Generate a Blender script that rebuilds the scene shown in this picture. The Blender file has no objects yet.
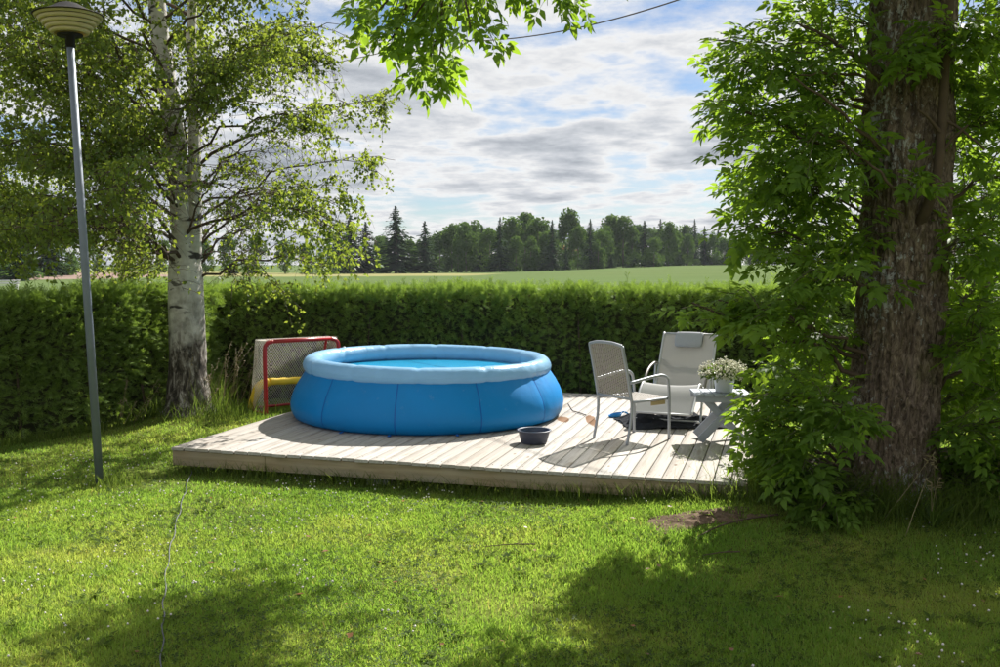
import bpy, math, random
import numpy as np
from mathutils import Vector, Matrix

# ------------------------------------------------------------------ camera, sky, sun, exposure
S = bpy.context.scene
COL = S.collection
R = math.radians
CAM = np.array((0.0, 0.0, 2.05)); FPX = 950.0; HOR = 265.0
PITCH = math.atan((333.5 - HOR) / FPX)
cam_d = bpy.data.cameras.new('camera'); cam = bpy.data.objects.new('camera', cam_d); COL.objects.link(cam)
cam_d.sensor_width = 36.0; cam_d.lens = FPX / 1000 * 36; cam_d.clip_end = 6000; cam_d.clip_start = 0.05
cam.location = CAM; cam.rotation_euler = (math.pi / 2 - PITCH, 0, 0)
S.camera = cam

SUN_EL, SUN_AZ = 41.0, 29.0          # azimuth clockwise from +Y
sun_dir = Vector((math.sin(R(SUN_AZ)) * math.cos(R(SUN_EL)), math.cos(R(SUN_AZ)) * math.cos(R(SUN_EL)), math.sin(R(SUN_EL))))
W = bpy.data.worlds.new('World'); S.world = W; W.use_nodes = True
def build_world():
    nt = W.node_tree; nt.nodes.clear(); N = nt.nodes.new; L = nt.links.new
    out = N('ShaderNodeOutputWorld'); bg = N('ShaderNodeBackground'); bg.inputs['Strength'].default_value = 0.05
    sky = N('ShaderNodeTexSky'); sky.sky_type = 'NISHITA'; sky.sun_disc = False
    sky.sun_elevation = R(SUN_EL); sky.sun_rotation = R(SUN_AZ)
    sky.air_density = 1.0; sky.dust_density = 0.3; sky.ozone_density = 1.5
    tc = N('ShaderNodeTexCoord'); sep = N('ShaderNodeSeparateXYZ'); L(tc.outputs['Generated'], sep.inputs[0])
    def mth(op, a, b):
        x = N('ShaderNodeMath'); x.operation = op
        for k, v in enumerate((a, b)):
            if hasattr(v, 'is_linked'): L(v, x.inputs[k])
            else: x.inputs[k].default_value = v
        return x.outputs[0]
    den = mth('ADD', mth('MAXIMUM', sep.outputs[2], 0.0), 0.10)
    cb = N('ShaderNodeCombineXYZ'); L(mth('DIVIDE', sep.outputs[0], den), cb.inputs[0]); L(mth('DIVIDE', sep.outputs[1], den), cb.inputs[1])
    def noise(sx, sy, off, rot, det, rough, dist):
        mp = N('ShaderNodeMapping'); mp.inputs['Scale'].default_value = (sx, sy, 1); mp.inputs['Location'].default_value = off; mp.inputs['Rotation'].default_value = (0, 0, R(rot)); L(cb.outputs[0], mp.inputs[0])
        n = N('ShaderNodeTexNoise'); n.inputs['Scale'].default_value = 1.0; n.inputs['Detail'].default_value = det; n.inputs['Roughness'].default_value = rough; n.inputs['Distortion'].default_value = dist
        L(mp.outputs[0], n.inputs['Vector']); return n.outputs[0]
    big = noise(0.75, 0.55, (5.9, 2.2, 0), -12, 3, 0.5, 0.0)          # where the sheet of cloud thins out
    puff = noise(2.0, 1.9, (7.1, 3.3, 0), -12, 14, 0.60, 0.12)        # the broken puffs in it
    fine = noise(6.5, 5.0, (1.1, 8.3, 0), -12, 10, 0.62, 0.2)
    d = mth('ADD', mth('MULTIPLY', big, 0.55), mth('MULTIPLY', puff, 0.55))
    d = mth('ADD', d, mth('MULTIPLY', mth('SUBTRACT', fine, 0.5), 0.16))
    r1 = N('ShaderNodeValToRGB'); e = r1.color_ramp.elements; e[0].position = 0.42; e[0].color = (0, 0, 0, 1); e[1].position = 0.53; e[1].color = (1, 1, 1, 1); L(d, r1.inputs[0])
    r2 = N('ShaderNodeValToRGB'); e = r2.color_ramp.elements           # thin edges are white, thick bellies grey
    e[0].position = 0.44; e[0].color = (6.2, 6.4, 6.7, 1); e[1].position = 0.70; e[1].color = (2.6, 2.9, 3.3, 1)
    k = e.new(0.52); k.color = (7.5, 7.5, 7.5, 1); k = e.new(0.60); k.color = (5.0, 5.25, 5.6, 1); L(d, r2.inputs[0])
    mul = N('ShaderNodeMix'); mul.data_type = 'RGBA'; mul.blend_type = 'MULTIPLY'; mul.inputs['Factor'].default_value = 1.0; mul.inputs['B'].default_value = (0.60, 0.68, 0.80, 1); L(sky.outputs[0], mul.inputs['A'])
    mix = N('ShaderNodeMix'); mix.data_type = 'RGBA'
    L(r1.outputs[0], mix.inputs['Factor']); L(mul.outputs['Result'], mix.inputs['A']); L(r2.outputs[0], mix.inputs['B'])
    L(mix.outputs['Result'], bg.inputs['Color']); L(bg.outputs[0], out.inputs['Surface'])
build_world()
sl = bpy.data.lights.new('sun', 'SUN'); sl.energy = 4.4; sl.angle = R(0.5); sl.color = (1.0, 0.965, 0.90)
so = bpy.data.objects.new('sun', sl); COL.objects.link(so); so.location = (8, 20, 20)
so.rotation_euler = sun_dir.to_track_quat('Z', 'Y').to_euler()
S.view_settings.view_transform = 'Standard'; S.view_settings.look = 'None'; S.view_settings.gamma = 1.0
S.view_settings.use_curve_mapping = False; S.view_settings.exposure = 1.28
S.render.engine = 'CYCLES'
S.cycles.max_bounces = 8; S.cycles.diffuse_bounces = 4; S.cycles.transmission_bounces = 6; S.cycles.transparent_max_bounces = 8
S.cycles.volume_bounces = 0; S.cycles.caustics_reflective = False; S.cycles.caustics_refractive = False
S.cycles.sample_clamp_indirect = 4.0

# ------------------------------------------------------------------ helpers
rng = np.random.default_rng(11); rnd = random.Random(5)

def ray(px, py):
    s, c = math.sin(PITCH), math.cos(PITCH)
    return np.array((px - 500.0, FPX * c - (py - 333.5) * s, -FPX * s - (py - 333.5) * c))
def gp(px, py, z):
    d = ray(px, py); return CAM + d * ((z - CAM[2]) / d[2])
def at(px, py, depth):
    d = ray(px, py); return CAM + d * (depth / d[1])

def _hash(i, j, k, seed):
    h = (i * 374761393 + j * 668265263 + k * 2147483647 + seed * 1274126177) & 0xFFFFFFFF
    h = ((h ^ (h >> 13)) * 1274126177) & 0xFFFFFFFF
    return ((h ^ (h >> 16)) & 0xFFFF) / 65535.0
def vn(x, y, z=0.0, seed=0):
    x, y, z = np.broadcast_arrays(np.asarray(x, float), np.asarray(y, float), np.asarray(z, float))
    xi, yi, zi = (np.floor(a).astype(np.int64) for a in (x, y, z)); xf, yf, zf = x - xi, y - yi, z - zi
    u, v, w = (a * a * (3 - 2 * a) for a in (xf, yf, zf)); r = 0
    for a in (0, 1):
        for b in (0, 1):
            for c in (0, 1):
                r = r + _hash(xi + a, yi + b, zi + c, seed) * (u if a else 1 - u) * (v if b else 1 - v) * (w if c else 1 - w)
    return r
def fbm(x, y, z=0.0, seed=0, o=4):
    r, a, t = 0, 0.5, 0
    for k in range(o):
        r = r + a * vn(np.asarray(x) * 2 ** k, np.asarray(y) * 2 ** k, np.asarray(z) * 2 ** k, seed + k); t += a; a *= 0.5
    return r / t

def mesh_np(name, V, F):
    """V (n,3); F list of (m,k) int arrays"""
    me = bpy.data.meshes.new(name)
    V = np.asarray(V, np.float32); F = [np.asarray(f, np.int32) for f in F if len(f)]
    me.vertices.add(len(V)); me.vertices.foreach_set('co', V.ravel())
    li = np.concatenate([f.ravel() for f in F]); tot = np.concatenate([np.full(len(f), f.shape[1], np.int32) for f in F])
    st = np.concatenate(([0], np.cumsum(tot)[:-1])).astype(np.int32)
    me.loops.add(len(li)); me.loops.foreach_set('vertex_index', li)
    me.polygons.add(len(tot)); me.polygons.foreach_set('loop_start', st); me.polygons.foreach_set('loop_total', tot)
    me.update(calc_edges=True)
    return me

class MB:
    def __init__(s): s.V = []; s.T = []; s.Q = []; s.n = 0
    def add(s, V, T=None, Q=None):
        V = np.asarray(V, float).reshape(-1, 3)
        if T is not None and len(T): s.T.append(np.asarray(T, int).reshape(-1, 3) + s.n)
        if Q is not None and len(Q): s.Q.append(np.asarray(Q, int).reshape(-1, 4) + s.n)
        s.V.append(V); s.n += len(V); return s
    def box(s, c, d, rot=None):
        x = np.array([(i, j, k) for i in (-.5, .5) for j in (-.5, .5) for k in (-.5, .5)]) * np.array(d, float)
        if rot is not None: x = x @ np.array(rot).T
        return s.add(x + np.array(c, float), Q=[(0, 1, 3, 2), (4, 6, 7, 5), (0, 4, 5, 1), (2, 3, 7, 6), (0, 2, 6, 4), (1, 5, 7, 3)])
    def bar(s, a, b, w, h, up=(0, 0, 1)):
        a = np.array(a, float); b = np.array(b, float); y = (b - a); l = np.linalg.norm(y); y /= l
        x = np.cross(y, np.array(up, float)); x /= np.linalg.norm(x); z = np.cross(x, y)
        return s.box((a + b) / 2, (w, l, h), np.stack((x, y, z), 1))
    def tube(s, P, r, n=8, closed=False, cap=True):
        P = np.asarray(P, float); m = len(P); r = np.broadcast_to(np.asarray(r, float), (m,))
        T = np.gradient(P, axis=0) if not closed else (np.roll(P, -1, 0) - np.roll(P, 1, 0))
        T /= np.linalg.norm(T, axis=1)[:, None] + 1e-12
        u = np.cross(T[0], (0.31, 0.2, 0.93)); 
        if np.linalg.norm(u) < 1e-3: u = np.cross(T[0], (1, 0, 0))
        u /= np.linalg.norm(u); a = np.arange(n) * 2 * math.pi / n; V = []
        for i in range(m):
            u = u - T[i] * (u @ T[i]); u /= np.linalg.norm(u) + 1e-12; v = np.cross(T[i], u)
            V.append(P[i] + r[i] * (np.cos(a)[:, None] * u + np.sin(a)[:, None] * v))
        Q = []; k = m if closed else m - 1
        j = np.arange(n); j2 = (j + 1) % n
        for i in range(k):
            A, B = i * n, ((i + 1) % m) * n; Q.append(np.stack((A + j, A + j2, B + j2, B + j), 1))
        V = np.concatenate(V); T3 = []
        if cap and not closed:
            V = np.concatenate((V, P[:1], P[-1:])); c0, c1 = m * n, m * n + 1; e = (m - 1) * n
            T3 = np.concatenate((np.stack((j2, j, np.full(n, c0)), 1), np.stack((e + j, e + j2, np.full(n, c1)), 1)))
        return s.add(V, T3, np.concatenate(Q))
    def lathe(s, prof, n=32, c=(0, 0, 0)):
        prof = np.asarray(prof, float); m = len(prof); a = np.arange(n) * 2 * math.pi / n
        V = np.stack((prof[:, None, 0] * np.cos(a), prof[:, None, 0] * np.sin(a), np.repeat(prof[:, 1:2], n, 1)), 2).reshape(-1, 3) + np.array(c)
        j = np.arange(n); j2 = (j + 1) % n
        Q = [np.stack((i * n + j, i * n + j2, (i + 1) * n + j2, (i + 1) * n + j), 1) for i in range(m - 1)]
        return s.add(V, Q=np.concatenate(Q))
    def grid(s, P):
        P = np.asarray(P, float); a, b = P.shape[:2]; I = np.arange(a * b).reshape(a, b)
        return s.add(P.reshape(-1, 3), Q=np.stack((I[:-1, :-1], I[1:, :-1], I[1:, 1:], I[:-1, 1:]), 2).reshape(-1, 4))
    def mesh(s, name, off=None):
        V = np.concatenate(s.V)
        if off is not None: V = V - np.asarray(off, float)
        F = []
        if s.T: F.append(np.concatenate(s.T))
        if s.Q: F.append(np.concatenate(s.Q))
        return mesh_np(name, V, F)

def link(name, me, mat=None, parent=None, smooth=False, kind=None):
    o = bpy.data.objects.new(name, me); COL.objects.link(o)
    if mat is not None and not me.materials: me.materials.append(mat)
    if smooth: me.polygons.foreach_set('use_smooth', np.ones(len(me.polygons), bool))
    if parent is not None: o.parent = parent
    if kind: o['kind'] = kind
    return o
def part(name, mb, mat, parent, smooth=False, kind=None):
    """mb in world metres; parent is an unrotated Empty"""
    return link(name, mb.mesh(name, parent.location if parent.parent is None else parent.parent.location), mat, parent, smooth, kind)
def lpart(name, mb, mat, parent, smooth=False, kind=None):
    """mb already in the parent's own coordinates"""
    return link(name, mb.mesh(name), mat, parent, smooth, kind)
def thing(name, loc, label, cat, group=None, rz=0.0):
    o = bpy.data.objects.new(name, None); COL.objects.link(o); o.location = tuple(float(v) for v in loc); o.rotation_euler = (0, 0, rz)
    o.empty_display_size = 0.2
    return tag(o, label, cat, group)
def tag(o, label, cat, group=None):
    o['label'] = label; o['category'] = cat
    if group: o['group'] = group
    return o
def bevel(o, w, seg=2):
    m = o.modifiers.new('bevel', 'BEVEL'); m.width = w; m.segments = seg; m.limit_method = 'ANGLE'; return o

def scatter(tv, tf, P, Y, Z, sc):
    """instances of template (tv verts, tf list of face arrays) at P with axis Y and normal-ish Z"""
    Y = Y / (np.linalg.norm(Y, axis=1)[:, None] + 1e-9); X = np.cross(Y, Z); X /= np.linalg.norm(X, axis=1)[:, None] + 1e-9
    Z = np.cross(X, Y); tv = np.asarray(tv, float); n, k = len(P), len(tv)
    sc = np.asarray(sc, float); sc = sc[:, None, None] if sc.ndim == 1 else sc[:, None, :]
    t = tv[None] * sc
    V = P[:, None] + t[..., 0:1] * X[:, None] + t[..., 1:2] * Y[:, None] + t[..., 2:3] * Z[:, None]
    off = (np.arange(n) * k)[:, None, None]
    return V.reshape(-1, 3), [(np.asarray(f)[None] + off).reshape(-1, np.asarray(f).shape[1]) for f in tf]
def unit(n):
    v = rng.normal(size=(n, 3)); return v / np.linalg.norm(v, axis=1)[:, None]

# ------------------------------------------------------------------ materials
class NT:
    def __init__(s, name):
        s.m = bpy.data.materials.new(name); s.m.use_nodes = True; s.t = s.m.node_tree; s.t.nodes.clear()
        s.out = s.n('ShaderNodeOutputMaterial')
    def n(s, typ, **kw):
        x = s.t.nodes.new(typ)
        for k, v in kw.items(): setattr(x, k, v)
        return x
    def l(s, a, b): s.t.links.new(a, b)
    def coord(s, kind='Object', scale=(1, 1, 1), rot=(0, 0, 0)):
        mp = s.n('ShaderNodeMapping'); mp.inputs['Scale'].default_value = scale; mp.inputs['Rotation'].default_value = rot
        if kind == 'Position': s.l(s.n('ShaderNodeNewGeometry').outputs['Position'], mp.inputs[0])
        else: s.l(s.n('ShaderNodeTexCoord').outputs[kind], mp.inputs[0])
        return mp.outputs[0]
    def noise(s, vec, scale=5, detail=4, rough=0.55, dist=0.0):
        x = s.n('ShaderNodeTexNoise'); x.inputs['Scale'].default_value = scale; x.inputs['Detail'].default_value = detail
        x.inputs['Roughness'].default_value = rough; x.inputs['Distortion'].default_value = dist
        if vec is not None: s.l(vec, x.inputs['Vector'])
        return x.outputs[0]
    def ramp(s, fac, stops):
        x = s.n('ShaderNodeValToRGB'); e = x.color_ramp.elements
        while len(e) < len(stops): e.new(0.5)
        for i, (p, c) in enumerate(stops):
            e[i].position = p; e[i].color = (c if len(c) == 4 else tuple(c) + (1,)) if hasattr(c, '__len__') else (c, c, c, 1)
        s.l(fac, x.inputs[0]); return x.outputs[0]
    def mix(s, fac, a, b, mode='MIX'):
        x = s.n('ShaderNodeMix', data_type='RGBA', blend_type=mode)
        for sock, v in ((x.inputs['Factor'], fac), (x.inputs['A'], a), (x.inputs['B'], b)):
            if hasattr(v, 'default_value') or hasattr(v, 'is_linked'): s.l(v, sock)
            elif hasattr(v, '__len__'): sock.default_value = tuple(v) + (1,) if len(v) == 3 else v
            else: sock.default_value = v
        return x.outputs['Result']
    def math(s, op, a, b=0.0, clamp=False):
        x = s.n('ShaderNodeMath', operation=op); x.use_clamp = clamp
        for i, v in enumerate((a, b)):
            if hasattr(v, 'is_linked'): s.l(v, x.inputs[i])
            else: x.inputs[i].default_value = v
        return x.outputs[0]
    def rand(s, kind='island'):
        return s.n('ShaderNodeNewGeometry').outputs['Random Per Island'] if kind == 'island' else s.n('ShaderNodeObjectInfo').outputs['Random']
    def bsdf(s, color, rough=0.6, spec=0.5, metal=0.0, bump=None, bstr=0.3, bdist=0.01, **kw):
        b = s.n('ShaderNodeBsdfPrincipled'); b.inputs['Roughness'].default_value = rough if not hasattr(rough, 'is_linked') else 0.5
        if hasattr(rough, 'is_linked'): s.l(rough, b.inputs['Roughness'])
        b.inputs['Specular IOR Level'].default_value = spec; b.inputs['Metallic'].default_value = metal
        if hasattr(color, 'is_linked'): s.l(color, b.inputs['Base Color'])
        else: b.inputs['Base Color'].default_value = tuple(color) + (1,)
        for k, v in kw.items(): b.inputs[k.replace('_', ' ')].default_value = v
        if bump is not None:
            x = s.n('ShaderNodeBump'); x.inputs['Strength'].default_value = bstr; x.inputs['Distance'].default_value = bdist
            s.l(bump, x.inputs['Height']); s.l(x.outputs[0], b.inputs['Normal'])
        return b.outputs[0]
    def leafy(s, color, tcolor=None, trans=0.45, rough=0.45, spec=0.35):
        p = s.bsdf(color, rough, spec); t = s.n('ShaderNodeBsdfTranslucent')
        c = tcolor if tcolor is not None else color
        if hasattr(c, 'is_linked'): s.l(c, t.inputs[0])
        else: t.inputs[0].default_value = tuple(c) + (1,)
        m = s.n('ShaderNodeMixShader'); m.inputs[0].default_value = trans; s.l(p, m.inputs[1]); s.l(t.outputs[0], m.inputs[2])
        return m.outputs[0]
    def done(s, sh): s.l(sh, s.out.inputs['Surface']); return s.m

def simple(name, c, rough=0.5, spec=0.5, metal=0.0, var=0.12, scale=8, bstr=0.1):
    t = NT(name); v = t.coord('Object'); n = t.noise(v, scale, 5)
    col = t.mix(n, tuple(x * (1 - var) for x in c), tuple(min(1, x * (1 + var)) for x in c))
    return t.done(t.bsdf(col, rough, spec, metal, t.noise(v, scale * 6, 3), bstr, 0.003))

def m_leaf(name, dark, light, tdark, tlight, trans=0.45, patch=1.2, rough=0.42, spec=0.4):
    t = NT(name); r = t.rand(); n = t.noise(t.coord('Position'), patch, 3)
    f = t.math('ADD', t.math('MULTIPLY', r, 0.6), t.math('MULTIPLY', n, 0.45), True)
    return t.done(t.leafy(t.mix(f, dark, light), t.mix(f, tdark, tlight), trans, rough, spec))

M = {}
M['maple_leaf'] = m_leaf('maple_leaf', (0.075, 0.145, 0.024), (0.14, 0.23, 0.038), (0.19, 0.33, 0.018), (0.37, 0.53, 0.04), 0.52, rough=0.55, spec=0.2)
M['birch_leaf'] = m_leaf('birch_leaf', (0.06, 0.105, 0.028), (0.13, 0.185, 0.042), (0.17, 0.25, 0.02), (0.44, 0.52, 0.055), 0.48, rough=0.5, spec=0.25)
M['spruce'] = m_leaf('spruce_needles', (0.10, 0.175, 0.045), (0.33, 0.45, 0.11), (0.13, 0.22, 0.025), (0.34, 0.47, 0.06), 0.36, 2.2, 0.7, 0.1)  # needle greens, with the random spread widened to imitate sunlit sprays
M['undergrowth'] = m_leaf('undergrowth', (0.03, 0.06, 0.018), (0.075, 0.11, 0.03), (0.07, 0.14, 0.015), (0.17, 0.24, 0.03), 0.4, rough=0.65, spec=0.12)
M['pot_leaf'] = m_leaf('pot_leaf', (0.04, 0.075, 0.02), (0.09, 0.13, 0.035), (0.09, 0.16, 0.02), (0.2, 0.27, 0.03), 0.4)
M['long_grass'] = m_leaf('long_grass', (0.045, 0.085, 0.018), (0.12, 0.155, 0.04), (0.12, 0.22, 0.02), (0.28, 0.36, 0.05), 0.45, 3.0, 0.75, 0.06)
M['dry_stalk'] = m_leaf('dry_stalk', (0.22, 0.17, 0.08), (0.4, 0.33, 0.19), (0.2, 0.15, 0.07), (0.35, 0.28, 0.15), 0.3)

def m_lawn_blade():
    t = NT('lawn_blade'); r = t.rand(); pos = t.coord('Position')
    n = t.noise(pos, 0.55, 4, 0.6); n2 = t.noise(pos, 4.0, 3)
    base = t.ramp(n, [(0.34, (0.120, 0.235, 0.034)), (0.5, (0.190, 0.295, 0.050)), (0.66, (0.315, 0.365, 0.09))])
    base = t.mix(t.math('MULTIPLY', n2, 0.7), base, (0.125, 0.245, 0.038))
    base = t.mix(t.ramp(r, [(0.0, 0.0), (0.8, 0.12), (0.93, 0.12), (1.0, 0.85)]), base, (0.30, 0.26, 0.10))
    tc = t.mix(1.0, base, (1.85, 1.75, 1.15), 'MULTIPLY')
    return t.done(t.leafy(base, tc, 0.55, 0.55, 0.2))
M['lawn_blade'] = m_lawn_blade()

def m_ground():
    t = NT('ground'); pos = t.coord('Position'); sep = t.n('ShaderNodeSeparateXYZ'); t.l(pos, sep.inputs[0])
    n = t.noise(pos, 0.55, 4, 0.6); n2 = t.noise(pos, 26, 5, 0.7); n3 = t.noise(pos, 4.0, 4)
    lawn = t.ramp(n, [(0.34, (0.11, 0.18, 0.028)), (0.5, (0.165, 0.225, 0.04)), (0.66, (0.28, 0.285, 0.07))])
    lawn = t.mix(t.ramp(n2, [(0.35, 0.8), (0.62, 0.0)]), lawn, (0.045, 0.05, 0.014))
    lawn = t.mix(t.math('MULTIPLY', n3, 0.3), lawn, (0.16, 0.13, 0.06))
    # crop field beyond the hedge: long soft stripes along the sowing direction
    fv = t.coord('Position', (0.02, 0.4, 1), (0, 0, R(7))); f1 = t.noise(fv, 1.0, 5, 0.6); f2 = t.noise(pos, 0.012, 3, 0.5); f3 = t.noise(pos, 1.3, 5, 0.75)
    crop = t.ramp(f1, [(0.3, (0.085, 0.120, 0.045)), (0.7, (0.125, 0.160, 0.065))])
    crop = t.mix(t.ramp(f2, [(0.4, 0.0), (0.65, 0.55)]), crop, (0.10, 0.15, 0.058))
    crop = t.mix(t.ramp(f3, [(0.3, 0.35), (0.6, 0.0)]), crop, (0.07, 0.10, 0.035))
    wob = t.math('MULTIPLY', t.math('SUBTRACT', t.noise(pos, 0.05, 4, 0.6), 0.5), 1.3)
    for (cx, cy, rx, ry, ca, cb_) in ((-48, 195, 50, 32, (0.20, 0.20, 0.085), (0.27, 0.25, 0.12)), (-74, 150, 19, 36, (0.22, 0.155, 0.125), (0.28, 0.21, 0.18))):
        ex = t.math('DIVIDE', t.math('SUBTRACT', sep.outputs[0], cx), rx); ey = t.math('DIVIDE', t.math('SUBTRACT', sep.outputs[1], cy), ry)
        el = t.math('ADD', t.math('ADD', t.math('MULTIPLY', ex, ex), t.math('MULTIPLY', ey, ey)), wob)
        crop = t.mix(t.ramp(el, [(0.85, 1.0), (1.0, 0.0)]), crop, t.mix(f3, ca, cb_))
    fac = t.math('GREATER_THAN', sep.outputs[1], 16.0)
    col = t.mix(fac, lawn, crop)
    return t.done(t.bsdf(col, 0.95, 0.0, bump=n2, bstr=0.8, bdist=0.02))
M['ground'] = m_ground()
def m_soil(name, a, b, sc=18):
    t = NT(name); p = t.coord('Position'); n = t.noise(p, sc, 6, 0.7)
    return t.done(t.bsdf(t.ramp(n, [(0.3, a), (0.7, b)]), 0.95, 0.1, bump=n, bstr=0.9, bdist=0.02))
M['soil'] = m_soil('soil', (0.07, 0.045, 0.03), (0.20, 0.14, 0.095))
M['far_soil'] = m_soil('far_soil', (0.20, 0.145, 0.12), (0.27, 0.21, 0.18), 0.4)
M['dry_strip'] = m_soil('dry_strip', (0.22, 0.21, 0.09), (0.32, 0.29, 0.14), 0.3)

def m_plank():
    t = NT('weathered_plank'); tc = t.n('ShaderNodeTexCoord'); oi = t.n('ShaderNodeObjectInfo')
    off = t.n('ShaderNodeVectorMath', operation='SCALE'); t.l(oi.outputs['Random'], off.inputs['Scale']); off.inputs[0].default_value = (37, 61, 23)
    ad = t.n('ShaderNodeVectorMath', operation='ADD'); t.l(tc.outputs['Object'], ad.inputs[0]); t.l(off.outputs[0], ad.inputs[1])
    mp = t.n('ShaderNodeMapping'); mp.inputs['Scale'].default_value = (38, 1.6, 38); t.l(ad.outputs[0], mp.inputs[0])
    mp2 = t.n('ShaderNodeMapping'); mp2.inputs['Scale'].default_value = (9, 2.2, 9); t.l(ad.outputs[0], mp2.inputs[0])
    g = t.noise(mp.outputs[0], 1.0, 6, 0.65, 0.4); k = t.noise(mp2.outputs[0], 1.0, 4, 0.6)
    col = t.ramp(g, [(0.28, (0.25, 0.225, 0.195)), (0.5, (0.415, 0.39, 0.36)), (0.72, (0.52, 0.495, 0.465))])
    col = t.mix(t.math('MULTIPLY', oi.outputs['Random'], 0.55), col, (0.30, 0.255, 0.205))
    col = t.mix(t.ramp(k, [(0.58, 0.0), (0.74, 0.75)]), col, (0.25, 0.20, 0.15))
    vo = t.n('ShaderNodeTexVoronoi'); vo.inputs['Scale'].default_value = 1.0
    mp3 = t.n('ShaderNodeMapping'); mp3.inputs['Scale'].default_value = (4.5, 2.0, 4.5); t.l(ad.outputs[0], mp3.inputs[0]); t.l(mp3.outputs[0], vo.inputs['Vector'])
    col = t.mix(t.ramp(vo.outputs['Distance'], [(0.045, 0.85), (0.085, 0.0)]), col, (0.13, 0.075, 0.04))
    # two rusty brown stains lying across the boards by the pool
    pos = t.n('ShaderNodeNewGeometry').outputs['Position']
    for (c, sx, sy) in STAINS:
        s = t.n('ShaderNodeMapping', vector_type='POINT'); s.inputs['Location'].default_value = (-c[0], -c[1], 0)
        sub = t.n('ShaderNodeVectorMath', operation='SUBTRACT'); t.l(pos, sub.inputs[0]); sub.inputs[1].default_value = tuple(c)
        rt = t.n('ShaderNodeMapping'); rt.inputs['Rotation'].default_value = (0, 0, DECK_ANG); rt.inputs['Scale'].default_value = (1 / sx, 1 / sy, 0.0); t.l(sub.outputs[0], rt.inputs[0])
        ln = t.n('ShaderNodeVectorMath', operation='LENGTH'); t.l(rt.outputs[0], ln.inputs[0])
        dd = t.math('ADD', ln.outputs['Value'], t.math('MULTIPLY', t.math('SUBTRACT', k, 0.5), 1.2))
        col = t.mix(t.ramp(dd, [(0.85, 0.95), (1.02, 0.0)]), col, (0.15, 0.062, 0.012))
    return t.done(t.bsdf(col, 0.8, 0.2, bump=g, bstr=0.5, bdist=0.004))
DECK_ANG = math.radians(16.3)
STAINS = [(gp(563, 419, .27), .075, .22), (gp(591, 420, .27), .065, .42)]
M['plank'] = m_plank()
def m_fascia():
    t = NT('fascia_timber'); v = t.coord('Object', (1.5, 30, 30)); g = t.noise(v, 1.0, 6, 0.6, 0.5); k = t.noise(t.coord('Object', (1.2, 5, 5)), 1.0, 3)
    col = t.ramp(g, [(0.3, (0.24, 0.18, 0.105)), (0.7, (0.38, 0.305, 0.19))])
    col = t.mix(t.ramp(k, [(0.45, 0.0), (0.7, 0.6)]), col, (0.27, 0.25, 0.20))
    vo = t.n('ShaderNodeTexVoronoi'); vo.inputs['Scale'].default_value = 1.0; t.l(t.coord('Object', (2.1, 4.0, 7.0)), vo.inputs['Vector'])
    col = t.mix(t.ramp(vo.outputs['Distance'], [(0.05, 0.9), (0.11, 0.0)]), col, (0.09, 0.05, 0.03))
    return t.done(t.bsdf(col, 0.75, 0.25, bump=g, bstr=0.4, bdist=0.004))
M['fascia'] = m_fascia()
M['concrete'] = simple('concrete', (0.30, 0.30, 0.29), 0.9, 0.2, var=0.25, scale=14, bstr=0.5)

def m_vinyl(name, c, rough, bstr=0.15, sc=3.0, trans=0.0):
    t = NT(name); v = t.coord('Object'); n = t.noise(v, sc, 4, 0.55, 0.6); f = t.noise(v, 70, 2)
    col = t.mix(n, tuple(x * 0.88 for x in c), tuple(min(1, x * 1.1) for x in c))
    sp = t.ramp(t.noise(v, 11, 5, 0.7), [(0.62, 0.0), (0.75, 0.35)])
    col = t.mix(sp, col, tuple(min(1, x * 0.6 + 0.2) for x in c))
    h = t.math('ADD', n, t.math('MULTIPLY', f, 0.03))
    b = t.bsdf(col, rough, 0.28, bump=h, bstr=bstr, bdist=0.05)
    if trans:
        tr = t.n('ShaderNodeBsdfTranslucent'); t.l(col, tr.inputs[0]); mx = t.n('ShaderNodeMixShader'); mx.inputs[0].default_value = trans
        t.l(b, mx.inputs[1]); t.l(tr.outputs[0], mx.inputs[2]); b = mx.outputs[0]
    return t.done(b)
M['pool_wall'] = m_vinyl('pool_wall_vinyl', (0.0, 0.205, 0.545), 0.5, 0.2, 2.2)
M['pool_seam'] = m_vinyl('pool_seam_vinyl', (0.004, 0.10, 0.40), 0.4)
M['pool_ring'] = m_vinyl('pool_ring_vinyl', (0.31, 0.55, 0.76), 0.25, 0.3, 5.0, 0.25)
M['pool_liner'] = m_vinyl('pool_liner_vinyl', (0.10, 0.52, 0.78), 0.4)
def m_water():
    t = NT('pool_water'); n = t.noise(t.coord('Position', (1.0, 2.2, 1)), 4.0, 4, 0.55, 0.4)
    bp = t.n('ShaderNodeBump'); bp.inputs['Strength'].default_value = 0.25; bp.inputs['Distance'].default_value = 0.02; t.l(n, bp.inputs['Height'])
    b = t.n('ShaderNodeBsdfPrincipled'); b.inputs['Base Color'].default_value = (0.03, 0.42, 0.70, 1); b.inputs['Roughness'].default_value = 0.05
    b.inputs['IOR'].default_value = 1.33; b.inputs['Transmission Weight'].default_value = 0.35; t.l(bp.outputs[0], b.inputs['Normal'])
    return t.done(b.outputs[0])
M['water'] = m_water()
M['valve'] = simple('valve_plastic', (0.7, 0.75, 0.8), 0.3)

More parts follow.
